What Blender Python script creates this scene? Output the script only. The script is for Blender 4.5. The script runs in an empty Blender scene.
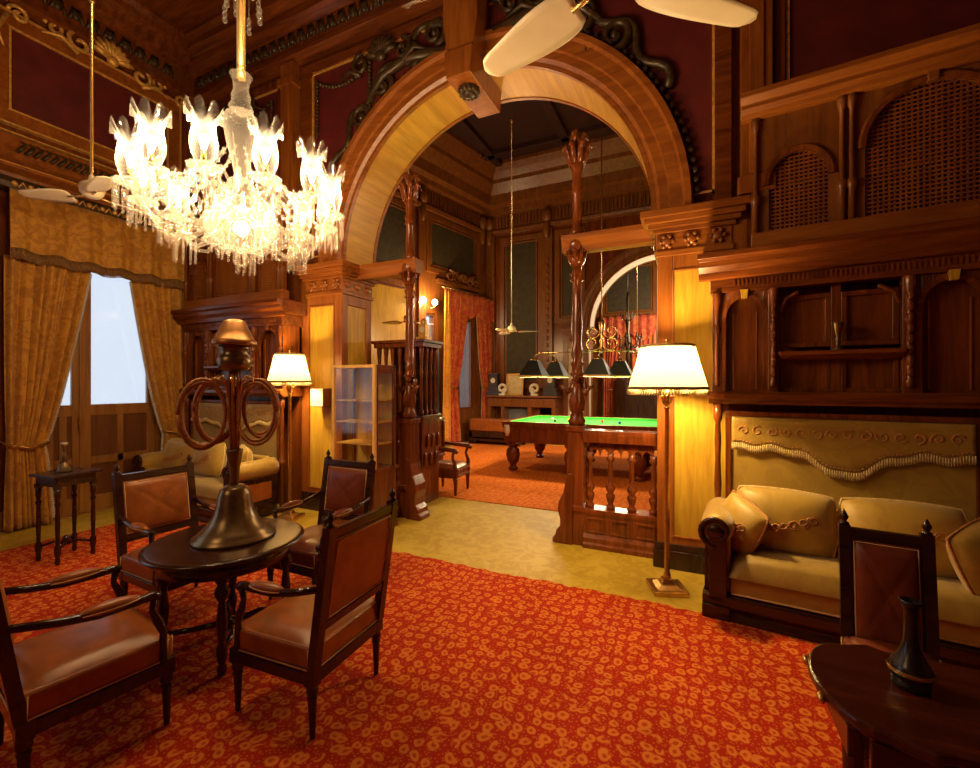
import bpy, bmesh, math, random
from mathutils import Matrix, Vector
random.seed(7)
PI = math.pi
SC = bpy.context.scene
COL = SC.collection

# ------------------------------------------------------------------ camera, world, big lights, exposure
cd = bpy.data.cameras.new('camera')
cam = bpy.data.objects.new('camera', cd); COL.objects.link(cam)
cd.sensor_width = 36.0
cd.lens = 440.0 / 980.0 * 36.0
cd.clip_start = 0.05; cd.clip_end = 200
cam.location = (0.314, -4.178, 1.62)
cam.rotation_euler = (PI / 2, 0, math.atan2(0.424, 0.9057))
SC.camera = cam

wd = bpy.data.worlds.new('world'); SC.world = wd
wd.use_nodes = True
wb = wd.node_tree.nodes['Background']
wb.inputs[0].default_value = (0.78, 0.88, 1.0, 1); wb.inputs[1].default_value = 0.88

SC.view_settings.view_transform = 'Standard'
SC.view_settings.look = 'None'
SC.view_settings.gamma = 1.0
SC.view_settings.use_curve_mapping = False
SC.view_settings.exposure = 0.35
SC.cycles.use_denoising = True
SC.cycles.max_bounces = 8
SC.cycles.diffuse_bounces = 4
SC.cycles.glossy_bounces = 4
SC.cycles.transparent_max_bounces = 24
SC.cycles.sample_clamp_indirect = 6.0

WARM = (1.0, 0.62, 0.28)
def plight(name, loc, power, color=WARM, r=0.05):
    l = bpy.data.lights.new(name, 'POINT'); l.energy = power; l.color = color; l.shadow_soft_size = r
    o = bpy.data.objects.new(name, l); o.location = loc; COL.objects.link(o); return o

# added fill lights without fixtures: behind the camera, and in the two rooms beyond
plight('hall_rear_fill', (-2.8, -5.4, 3.4), 42, (1.0, 0.62, 0.28), 0.5)
plight('billiard_room_fill', (-4.0, 4.4, 2.8), 75, (1.0, 0.62, 0.28), 0.3)
plight('billiard_room_fill', (-0.9, 2.0, 3.2), 70, (1.0, 0.62, 0.28), 0.3)
plight('far_room_fill', (0.2, 9.6, 3.4), 420, (1.0, 0.80, 0.55), 0.3)

# ------------------------------------------------------------------ mesh helpers
class MB:
    def __init__(self, M=None):
        self.v = []; self.f = []; self.s = []; self.M = M
    def add(self, vs, fs, smooth=False):
        b = len(self.v)
        M = self.M
        for p in vs:
            self.v.append(tuple(M @ Vector(p)) if M is not None else tuple(p))
        for f in fs:
            self.f.append([i + b for i in f]); self.s.append(smooth)
        return self
    def box(self, x0, x1, y0, y1, z0, z1):
        vs = [(x0,y0,z0),(x1,y0,z0),(x1,y1,z0),(x0,y1,z0),(x0,y0,z1),(x1,y0,z1),(x1,y1,z1),(x0,y1,z1)]
        return self.add(vs, [(3,2,1,0),(4,5,6,7),(0,1,5,4),(1,2,6,5),(2,3,7,6),(3,0,4,7)])
    def frustum(self, c, a0, b0, z0, a1, b1, z1):
        x, y = c
        vs = [(x-a0,y-b0,z0),(x+a0,y-b0,z0),(x+a0,y+b0,z0),(x-a0,y+b0,z0),
              (x-a1,y-b1,z1),(x+a1,y-b1,z1),(x+a1,y+b1,z1),(x-a1,y+b1,z1)]
        return self.add(vs, [(3,2,1,0),(4,5,6,7),(0,1,5,4),(1,2,6,5),(2,3,7,6),(3,0,4,7)])
    def lathe(self, prof, n=16, c=(0,0), cap=True, mod=None, smooth=True):
        vs = []; fs = []
        for r, z in prof:
            for k in range(n):
                a = 2*PI*k/n
                rr = r * (mod(a, z) if mod else 1)
                vs.append((c[0]+rr*math.cos(a), c[1]+rr*math.sin(a), z))
        m = len(prof)
        up = prof[-1][1] >= prof[0][1]
        for i in range(m-1):
            for k in range(n):
                q = (i*n+k, i*n+(k+1) % n, (i+1)*n+(k+1) % n, (i+1)*n+k)
                fs.append(q if up else q[::-1])
        self.add(vs, fs, smooth)
        if cap:
            b = len(self.v) - len(vs)
            A = list(range(b, b+n)); B = list(range(b+(m-1)*n, b+m*n))
            self.f.append(A[::-1] if up else A); self.s.append(False)
            self.f.append(B if up else B[::-1]); self.s.append(False)
        return self
    def tube(self, pts, r=0.01, n=8, closed=False):
        P = [Vector(p) for p in pts]; m = len(P)
        R = r if isinstance(r, (list, tuple)) else [r]*m
        vs = []; fs = []
        up = None
        for i in range(m):
            a = P[(i-1) % m] if (closed or i > 0) else P[i]
            b = P[(i+1) % m] if (closed or i < m-1) else P[i]
            t = (b-a)
            if t.length < 1e-9: t = Vector((0,0,1))
            t.normalize()
            if up is None:
                up = Vector((0,0,1)) if abs(t.z) < 0.9 else Vector((1,0,0))
            x = t.cross(up)
            if x.length < 1e-6: x = t.cross(Vector((0,1,0.3)))
            x.normalize(); y = x.cross(t); y.normalize(); up = y
            for k in range(n):
                an = 2*PI*k/n
                vs.append(P[i] + R[i]*(math.cos(an)*x + math.sin(an)*y))
        for i in range(m if closed else m-1):
            j = (i+1) % m
            for k in range(n):
                fs.append((i*n+k, i*n+(k+1) % n, j*n+(k+1) % n, j*n+k))
        if not closed:
            fs.append(tuple(range(n))[::-1]); fs.append(tuple(range((m-1)*n, m*n)))
        return self.add(vs, fs, True)
    def ball(self, c, r, n=10, m=7):
        rx, ry, rz = r if isinstance(r, (list, tuple)) else (r, r, r)
        vs = [(c[0], c[1], c[2]-rz)]
        for i in range(1, m):
            a = -PI/2 + PI*i/m
            for k in range(n):
                b = 2*PI*k/n
                vs.append((c[0]+rx*math.cos(a)*math.cos(b), c[1]+ry*math.cos(a)*math.sin(b), c[2]+rz*math.sin(a)))
        vs.append((c[0], c[1], c[2]+rz)); t = len(vs)-1
        fs = []
        for k in range(n): fs.append((0, 1+(k+1) % n, 1+k))
        for i in range(m-2):
            for k in range(n):
                fs.append((1+i*n+k, 1+i*n+(k+1) % n, 1+(i+1)*n+(k+1) % n, 1+(i+1)*n+k))
        for k in range(n): fs.append((t, 1+(m-2)*n+k, 1+(m-2)*n+(k+1) % n))
        return self.add(vs, fs, True)
    def prism(self, poly, y0, y1):            # polygon in x,z extruded along y
        n = len(poly)
        vs = [(x, y0, z) for x, z in poly] + [(x, y1, z) for x, z in poly]
        fs = [tuple(range(n)), tuple(range(n, 2*n))[::-1]]
        for i in range(n):
            j = (i+1) % n
            fs.append((i, i+n, j+n, j))
        return self.add(vs, fs)
    def slab(self, poly, z0, z1):             # polygon in x,y extruded along z
        n = len(poly)
        vs = [(x, y, z0) for x, y in poly] + [(x, y, z1) for x, y in poly]
        fs = [tuple(range(n))[::-1], tuple(range(n, 2*n))]
        for i in range(n):
            j = (i+1) % n
            fs.append((i, j, j+n, i+n))
        return self.add(vs, fs)
    def grid(self, fn, nu, nv, closed_u=False):
        vs = [fn(i/(nu if closed_u else nu-1), j/(nv-1)) for j in range(nv) for i in range(nu)]
        fs = []
        for j in range(nv-1):
            for i in range(nu if closed_u else nu-1):
                k = (i+1) % nu
                fs.append((j*nu+i, j*nu+k, (j+1)*nu+k, (j+1)*nu+i))
        return self.add(vs, fs, True)
    def run(self, prof, x0, x1):              # moulding: profile of (y,z), extruded along x
        n = len(prof)
        vs = [(x0, y, z) for y, z in prof] + [(x1, y, z) for y, z in prof]
        fs = [tuple(range(n)), tuple(range(n, 2*n))[::-1]]
        for i in range(n):
            j = (i+1) % n
            fs.append((i, i+n, j+n, j))
        return self.add(vs, fs)
    def arc(self, cx, cz, prof, a0=0.0, a1=PI, n=40):   # archivolt: closed profile of (radius, y) swept round an arch
        m = len(prof); vs = []; fs = []
        for i in range(n+1):
            a = a0 + (a1-a0)*i/n
            for r, y in prof:
                vs.append((cx+r*math.cos(a), y, cz+r*math.sin(a)))
        for i in range(n):
            for k in range(m):
                l = (k+1) % m
                fs.append((i*m+k, (i+1)*m+k, (i+1)*m+l, i*m+l))
        fs.append(tuple(range(m))); fs.append(tuple(range(n*m, (n+1)*m))[::-1])
        return self.add(vs, fs)
    def frame(self, x0, x1, z0, z1, w, y0, y1):
        self.box(x0, x1, y0, y1, z0, z0+w); self.box(x0, x1, y0, y1, z1-w, z1)
        self.box(x0, x0+w, y0, y1, z0+w, z1-w); self.box(x1-w, x1, y0, y1, z0+w, z1-w)
        return self
    def cushion(self, c, s, e=4, nu=20, nv=20):   # pillow lying in local x,z, thickness along y
        cx, cy, cz = c; sx, sy, sz = s
        for sg in (1, -1):
            def fn(u, v):
                a = 2*u-1; b = 2*v-1
                t = max(0.0, (1-abs(a)**e)*(1-abs(b)**e))**0.5
                k = math.sqrt(1-.17*b*b); l = math.sqrt(1-.17*a*a)
                return (cx+sg*a*sx*k, cy-sg*sy*t, cz+b*sz*l)
            self.grid(fn, nu, nv)
        return self

def obj(name, mb, mat, parent=None, bevel=0, seg=2):
    me = bpy.data.meshes.new(name)
    me.from_pydata(mb.v, [], mb.f)
    bm = bmesh.new(); bm.from_mesh(me)
    bmesh.ops.recalc_face_normals(bm, faces=bm.faces)
    bm.to_mesh(me); bm.free()
    me.polygons.foreach_set('use_smooth', mb.s)
    me.materials.append(mat); me.update()
    o = bpy.data.objects.new(name, me); COL.objects.link(o)
    if parent is not None: o.parent = parent
    if bevel:
        b = o.modifiers.new('b', 'BEVEL'); b.width = bevel; b.segments = seg; b.limit_method = 'ANGLE'; b.angle_limit = 0.6
    return o
def thing(name, label, cat, loc=(0,0,0), rz=0, group=None):
    o = bpy.data.objects.new(name, None); COL.objects.link(o); o.empty_display_size = 0.05
    o.location = loc; o.rotation_euler = (0, 0, rz)
    o['label'] = label; o['category'] = cat
    if group: o['group'] = group
    return o
def tag(o, label, cat, group=None):
    o['label'] = label; o['category'] = cat
    if group: o['group'] = group
    return o
def struct(name, mb, mat, bevel=0):
    o = obj(name, mb, mat, None, bevel); o['kind'] = 'structure'; return o
def dup(root, loc, rz, label, group=None, skip=()):
    r = root.copy(); COL.objects.link(r); r.location = loc; r.rotation_euler = (0, 0, rz)
    r['label'] = label
    if group: r['group'] = group
    for ch in list(root.children):
        if ch.type == 'LIGHT' and 'light' in skip: continue
        c = ch.copy(); COL.objects.link(c); c.parent = r
        for g in list(ch.children):
            d = g.copy(); COL.objects.link(d); d.parent = c
    return r
TN = [0]
def trim(mb, mat, bevel=0):
    TN[0] += 1
    return struct('trim_%d' % TN[0], mb, mat, bevel)
def spiral(cx, cz, r0, r1, a0, turns, y, n=26, flip=1):
    return [(cx+flip*(r0+(r1-r0)*i/n)*math.cos(a0+turns*2*PI*i/n), y, cz+(r0+(r1-r0)*i/n)*math.sin(a0+turns*2*PI*i/n)) for i in range(n+1)]

# ------------------------------------------------------------------ materials
def newmat(name):
    m = bpy.data.materials.new(name); m.use_nodes = True
    nt = m.node_tree; b = nt.nodes['Principled BSDF']
    return m, nt, b
def rgb(c): return (c[0], c[1], c[2], 1)
def ramp(nt, fac, stops):
    r = nt.nodes.new('ShaderNodeValToRGB')
    el = r.color_ramp.elements
    while len(el) < len(stops): el.new(0.5)
    for e, (p, c) in zip(el, stops): e.position = p; e.color = rgb(c)
    nt.links.new(fac, r.inputs[0]); return r
def coords(nt, scale=(1,1,1), kind='Object'):
    t = nt.nodes.new('ShaderNodeTexCoord'); mp = nt.nodes.new('ShaderNodeMapping')
    mp.inputs['Scale'].default_value = scale
    nt.links.new(t.outputs[kind], mp.inputs[0]); return mp
def bump(nt, b, h, strength=0.2, dist=0.01):
    bp = nt.nodes.new('ShaderNodeBump'); bp.inputs['Strength'].default_value = strength; bp.inputs['Distance'].default_value = dist
    nt.links.new(h, bp.inputs['Height']); nt.links.new(bp.outputs[0], b.inputs['Normal'])
def noise(nt, vec, scale, detail=4, rough=0.55, dist=0):
    n = nt.nodes.new('ShaderNodeTexNoise'); n.inputs['Scale'].default_value = scale
    n.inputs['Detail'].default_value = detail; n.inputs['Roughness'].default_value = rough; n.inputs['Distortion'].default_value = dist
    nt.links.new(vec, n.inputs['Vector']); return n
def wood(name, dark, light, rough=0.3, axis=2, spec=0.5, grain=1.0):
    m, nt, b = newmat(name)
    s = [9*grain, 9*grain, 9*grain]; s[axis] = 0.8*grain
    mp = coords(nt, s)
    n1 = noise(nt, mp.outputs[0], 1.6, 6, 0.6, 0.8)
    r = ramp(nt, n1.outputs[0], [(0.32, dark), (0.68, light)])
    nt.links.new(r.outputs[0], b.inputs['Base Color'])
    b.inputs['Roughness'].default_value = rough
    b.inputs['Specular IOR Level'].default_value = spec
    bump(nt, b, n1.outputs[0], 0.06, 0.01)
    return m
def plain(name, c, rough=0.5, metal=0.0, var=0.25, scale=6, bmp=0.0, sheen=0):
    m, nt, b = newmat(name)
    mp = coords(nt)
    n = noise(nt, mp.outputs[0], scale, 5)
    lo = tuple(x*(1-var) for x in c); hi = tuple(min(1, x*(1+var)) for x in c)
    r = ramp(nt, n.outputs[0], [(0.3, lo), (0.7, hi)])
    nt.links.new(r.outputs[0], b.inputs['Base Color'])
    b.inputs['Roughness'].default_value = rough; b.inputs['Metallic'].default_value = metal
    if sheen: b.inputs['Sheen Weight'].default_value = sheen
    if bmp: bump(nt, b, n.outputs[0], bmp, 0.004)
    return m
def damask(name, base, fig, scale=9, rough=0.7, sheen=0.2):
    m, nt, b = newmat(name)
    mp = coords(nt)
    n0 = noise(nt, mp.outputs[0], scale*0.6, 2)
    vm = nt.nodes.new('ShaderNodeMixRGB'); vm.inputs[0].default_value = 0.18
    nt.links.new(mp.outputs[0], vm.inputs[1]); nt.links.new(n0.outputs['Color'], vm.inputs[2])
    n = noise(nt, vm.outputs[0], scale, 3, 0.6, 1.6)
    r = ramp(nt, n.outputs[0], [(0.44, base), (0.56, fig)])
    nt.links.new(r.outputs[0], b.inputs['Base Color'])
    b.inputs['Roughness'].default_value = rough; b.inputs['Sheen Weight'].default_value = sheen
    bump(nt, b, n.outputs[0], 0.15, 0.004)
    return m
def emit(name, c, s):
    m, nt, b = newmat(name)
    b.inputs['Base Color'].default_value = rgb(c)
    b.inputs['Emission Color'].default_value = rgb(c); b.inputs['Emission Strength'].default_value = s
    return m
def glassy(name, tint, transl=0.3, edge=0.0, rough=0.06, refl=0.7):
    m, nt, b = newmat(name)
    out = nt.nodes['Material Output']
    tr = nt.nodes.new('ShaderNodeBsdfTransparent'); tr.inputs[0].default_value = rgb(tint)
    tl = nt.nodes.new('ShaderNodeBsdfTranslucent'); tl.inputs[0].default_value = rgb(tint)
    df = nt.nodes.new('ShaderNodeBsdfDiffuse'); df.inputs[0].default_value = rgb(tint)
    gl = nt.nodes.new('ShaderNodeBsdfGlossy'); gl.inputs['Roughness'].default_value = rough
    a = nt.nodes.new('ShaderNodeMixShader'); a.inputs[0].default_value = 0.4
    nt.links.new(tl.outputs[0], a.inputs[1]); nt.links.new(df.outputs[0], a.inputs[2])
    c = nt.nodes.new('ShaderNodeMixShader'); c.inputs[0].default_value = transl
    if edge:
        l2 = nt.nodes.new('ShaderNodeLayerWeight'); l2.inputs[0].default_value = 0.5
        p2 = nt.nodes.new('ShaderNodeMath'); p2.operation = 'POWER'; p2.inputs[1].default_value = 1.8
        nt.links.new(l2.outputs['Facing'], p2.inputs[0])
        m2 = nt.nodes.new('ShaderNodeMath'); m2.operation = 'MULTIPLY_ADD'; m2.inputs[1].default_value = edge; m2.inputs[2].default_value = transl
        nt.links.new(p2.outputs[0], m2.inputs[0]); nt.links.new(m2.outputs[0], c.inputs[0])
    nt.links.new(tr.outputs[0], c.inputs[1]); nt.links.new(a.outputs[0], c.inputs[2])
    lw = nt.nodes.new('ShaderNodeLayerWeight'); lw.inputs[0].default_value = 0.5
    pw = nt.nodes.new('ShaderNodeMath'); pw.operation = 'POWER'; pw.inputs[1].default_value = 3.0
    nt.links.new(lw.outputs['Facing'], pw.inputs[0])
    ad = nt.nodes.new('ShaderNodeMath'); ad.operation = 'MULTIPLY_ADD'; ad.inputs[1].default_value = refl; ad.inputs[2].default_value = 0.05
    nt.links.new(pw.outputs[0], ad.inputs[0])
    d = nt.nodes.new('ShaderNodeMixShader')
    nt.links.new(ad.outputs[0], d.inputs[0]); nt.links.new(c.outputs[0], d.inputs[1]); nt.links.new(gl.outputs[0], d.inputs[2])
    nt.links.new(d.outputs[0], out.inputs[0])
    return m
def fabric_shade(name, c, transl=0.6):
    m, nt, b = newmat(name)
    out = nt.nodes['Material Output']
    mp = coords(nt, (60, 60, 2)); n = noise(nt, mp.outputs[0], 1.0, 2)
    r = ramp(nt, n.outputs[0], [(0.3, tuple(x*0.88 for x in c)), (0.7, c)])
    tl = nt.nodes.new('ShaderNodeBsdfTranslucent'); df = nt.nodes.new('ShaderNodeBsdfDiffuse')
    nt.links.new(r.outputs[0], tl.inputs[0]); nt.links.new(r.outputs[0], df.inputs[0])
    a = nt.nodes.new('ShaderNodeMixShader'); a.inputs[0].default_value = 1-transl
    nt.links.new(tl.outputs[0], a.inputs[1]); nt.links.new(df.outputs[0], a.inputs[2]); nt.links.new(a.outputs[0], out.inputs[0])
    return m
def carpet(name, ground, motif, cell=11.0, wear=0.3):
    m, nt, b = newmat(name)
    mp = coords(nt)
    n0 = noise(nt, mp.outputs[0], 5.0, 2)
    add = nt.nodes.new('ShaderNodeVectorMath'); add.operation = 'MULTIPLY_ADD'
    nt.links.new(n0.outputs['Color'], add.inputs[0]); add.inputs[1].default_value = (0.11, 0.11, 0.0)
    nt.links.new(mp.outputs[0], add.inputs[2])
    v = nt.nodes.new('ShaderNodeTexVoronoi'); v.voronoi_dimensions = '2D'; v.inputs['Scale'].default_value = cell; v.inputs['Randomness'].default_value = 0.55
    nt.links.new(add.outputs[0], v.inputs['Vector'])
    r1 = ramp(nt, v.outputs['Distance'], [(0.05, (0.2,)*3), (0.12, (0.25,)*3), (0.17, (1,)*3), (0.33, (1,)*3), (0.40, (0,)*3)])
    n1 = noise(nt, add.outputs[0], cell*1.2, 2)
    br = ramp(nt, n1.outputs[0], [(0.36, (0,)*3), (0.43, (1,)*3)])
    mul = nt.nodes.new('ShaderNodeMath'); mul.operation = 'MULTIPLY'
    nt.links.new(r1.outputs[0], mul.inputs[0]); nt.links.new(br.outputs[0], mul.inputs[1])
    v2 = nt.nodes.new('ShaderNodeTexVoronoi'); v2.voronoi_dimensions = '2D'; v2.inputs['Scale'].default_value = cell*3.3
    nt.links.new(mp.outputs[0], v2.inputs['Vector'])
    r2 = ramp(nt, v2.outputs['Distance'], [(0.18, (0.55,)*3), (0.26, (0,)*3)])
    mx = nt.nodes.new('ShaderNodeMath'); mx.operation = 'MAXIMUM'
    nt.links.new(mul.outputs[0], mx.inputs[0]); nt.links.new(r2.outputs[0], mx.inputs[1])
    col = nt.nodes.new('ShaderNodeMixRGB'); nt.links.new(mx.outputs[0], col.inputs[0])
    col.inputs[1].default_value = rgb(ground); col.inputs[2].default_value = rgb(motif)
    w = noise(nt, mp.outputs[0], 1.3, 4)
    wr = ramp(nt, w.outputs[0], [(0.3, (1-wear,)*3), (0.7, (1,)*3)])
    mm = nt.nodes.new('ShaderNodeMixRGB'); mm.blend_type = 'MULTIPLY'; mm.inputs[0].default_value = 1
    nt.links.new(col.outputs[0], mm.inputs[1]); nt.links.new(wr.outputs[0], mm.inputs[2])
    nt.links.new(mm.outputs[0], b.inputs['Base Color'])
    b.inputs['Roughness'].default_value = 0.95; b.inputs['Specular IOR Level'].default_value = 0.1
    nf = noise(nt, mp.outputs[0], 260, 2)
    bump(nt, b, nf.outputs[0], 0.35, 0.004)
    return m

MAHOG = wood('mahogany', (0.080, 0.017, 0.003), (0.21, 0.052, 0.008), 0.25)
MAHOGX = wood('mahogany_rail', (0.080, 0.017, 0.003), (0.21, 0.052, 0.008), 0.25, 0)
REDWOOD = wood('red_wood', (0.18, 0.044, 0.006), (0.34, 0.105, 0.014), 0.32, 0)
REDWOODV = wood('red_wood_upright', (0.18, 0.044, 0.006), (0.34, 0.105, 0.014), 0.32, 2)
BROWN = wood('walnut', (0.12, 0.036, 0.007), (0.26, 0.085, 0.016), 0.33)
OAK = wood('golden_oak', (0.42, 0.215, 0.018), (0.62, 0.37, 0.04), 0.3, 2, 0.5, 1.6)
OAKX = wood('golden_oak_lining', (0.40, 0.19, 0.018), (0.60, 0.32, 0.04), 0.33, 1, 0.5, 1.0)
PALEWOOD = wood('pale_painted_wood', (0.50, 0.42, 0.30), (0.62, 0.54, 0.40), 0.45)
EBONY = wood('dark_carved_wood', (0.018, 0.007, 0.004), (0.05, 0.018, 0.008), 0.25)
COLW = wood('carved_column_wood', (0.085, 0.017, 0.004), (0.24, 0.055, 0.010), 0.25)
TABLEW = wood('dark_table_wood', (0.022, 0.007, 0.004), (0.05, 0.014, 0.007), 0.2, 0)
DOORW = wood('door_wood', (0.22, 0.085, 0.015), (0.38, 0.17, 0.035), 0.4)
DOORP = wood('door_panel_wood', (0.11, 0.035, 0.010), (0.18, 0.06, 0.017), 0.35)
GILT = plain('gilt', (0.72, 0.40, 0.09), 0.38, 0.35, 0.3, 30)
BRASS = plain('brass', (0.72, 0.46, 0.16), 0.25, 0.9, 0.15, 12)
BRONZE = plain('bronze', (0.22, 0.15, 0.075), 0.3, 0.75, 0.35, 14)
COPPER = plain('copper', (0.42, 0.20, 0.07), 0.35, 0.8, 0.25, 14)
MAROON = plain('maroon_wall_cloth', (0.105, 0.008, 0.007), 0.6, 0, 0.3, 4, 0.1)
DARKMAROON = plain('dark_maroon_ceiling', (0.035, 0.006, 0.005), 0.7, 0, 0.3, 4)
OLIVE = plain('dark_olive_wall_cloth', (0.050, 0.034, 0.012), 0.7, 0, 0.3, 8)
CARVED = plain('dark_carved_ornament', (0.055, 0.030, 0.010), 0.38, 0.2, 0.5, 20)
LEATHER = plain('brown_leather', (0.30, 0.085, 0.016), 0.34, 0, 0.3, 9, 0.12)
REDLEATHER = plain('red_brown_leather', (0.17, 0.035, 0.014), 0.33, 0, 0.3, 9, 0.12)
TAN = plain('tan_braided_leather', (0.42, 0.17, 0.045), 0.45, 0, 0.45, 70, 0.2)
WELT = plain('cream_welt', (0.60, 0.36, 0.14), 0.6, 0, 0.1)
CURTAIN = damask('gold_damask', (0.55, 0.26, 0.020), (0.40, 0.165, 0.012), 9)
REDCURTAIN = damask('red_orange_curtain', (0.42, 0.035, 0.010), (0.55, 0.13, 0.018), 7)
ORANGECURTAIN = damask('orange_curtain_lining', (0.75, 0.34, 0.03), (0.62, 0.26, 0.02), 6)
FRINGE = plain('brown_fringe', (0.20, 0.095, 0.025), 0.7, 0, 0.5, 60)
BEADS = plain('pale_bead_trim', (0.55, 0.50, 0.42), 0.4, 0, 0.4, 90)
SOFA = damask('olive_gold_upholstery', (0.35, 0.205, 0.022), (0.30, 0.17, 0.017), 6, 0.55, 0.3)
PILLOW = damask('olive_gold_velvet', (0.42, 0.25, 0.026), (0.36, 0.205, 0.02), 5, 0.5, 0.4)
EMBROID = plain('gold_embroidery', (0.42, 0.17, 0.05), 0.6, 0, 0.4, 60)
CREAMF = plain('cream_fringe', (0.62, 0.44, 0.18), 0.7, 0, 0.4, 70)
CARPET = carpet('red_paisley_carpet', (0.43, 0.023, 0.006), (0.70, 0.19, 0.028), 14.5, 0.2)
CARPETB = carpet('orange_red_carpet', (0.62, 0.12, 0.014), (0.75, 0.26, 0.035), 13, 0.2)
FLOORM = damask('ochre_floor', (0.46, 0.285, 0.014), (0.54, 0.36, 0.035), 7, 0.6, 0)
FELT = plain('green_baize', (0.025, 0.38, 0.035), 0.9, 0, 0.08, 40)
BLACKCLOTH = plain('black_shade_cloth', (0.010, 0.014, 0.011), 0.6, 0, 0.2)
FANWHITE = plain('cream_fan_paint', (0.80, 0.68, 0.46), 0.4, 0, 0.06)
SHADE = fabric_shade('cream_shade', (0.35, 0.30, 0.21), 0.5)
CRYSTAL = glassy('crystal', (1.0, 0.97, 0.92), 0.05, 0.30)
TULIP = glassy('tulip_glass', (1.0, 0.97, 0.92), 0.014, 0.30)
PANE = glassy('window_pane', (0.97, 0.98, 1.0), 0.10, refl=0.15)
VGLASS = glassy('vitrine_glass', (0.97, 0.99, 0.97), 0.0, refl=0.10)
GOLDFRAME = plain('gold_frame_paint', (0.78, 0.46, 0.12), 0.4, 0, 0.12)
FLAME = emit('candle_bulb', (1.0, 0.86, 0.60), 25)
LAMPBULB = emit('lamp_bulb', (1.0, 0.80, 0.5), 8)
MIRROR = plain('mirror', (0.75, 0.75, 0.78), 0.06, 1.0, 0.03)
IVORY = plain('ivory', (0.80, 0.72, 0.55), 0.4, 0, 0.15)
PAPER = plain('pale_print', (0.66, 0.52, 0.26), 0.5, 0, 0.2, 8)

# ------------------------------------------------------------------ structure: the arch walls
T = 0.55; RAD = 1.8375; ZS = 3.13
def arch_strip(mb, cx, r, zs, x0, x1, z0, ztop, y0, y1, n=40):
    """wall x0..x1, z0..ztop with a round-headed opening of radius r about (cx, zs)"""
    if x0 < cx-r: mb.box(x0, cx-r, y0, y1, z0, ztop)
    if x1 > cx+r: mb.box(cx+r, x1, y0, y1, z0, ztop)
    for i in range(n):
        a = PI - PI*i/n; b = PI - PI*(i+1)/n
        xa, za = cx+r*math.cos(a), zs+r*math.sin(a)
        xb, zb = cx+r*math.cos(b), zs+r*math.sin(b)
        vs = [(xa,y0,za),(xb,y0,zb),(xb,y0,ztop),(xa,y0,ztop),(xa,y1,za),(xb,y1,zb),(xb,y1,ztop),(xa,y1,ztop)]
        mb.add(vs, [(0,1,2,3),(7,6,5,4),(0,4,5,1),(3,2,6,7)])
def capital(mb, x0, x1, y0, y1, z0):
    for e, za, zb in ((0.02,0,.05),(0.008,.05,.20),(0.035,.20,.235),(0.07,.235,.275),(0.10,.275,.32),(0.13,.32,.385)):
        mb.box(x0-e, x1+e, y0-e, y1+e, z0+za, z0+zb)
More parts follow.
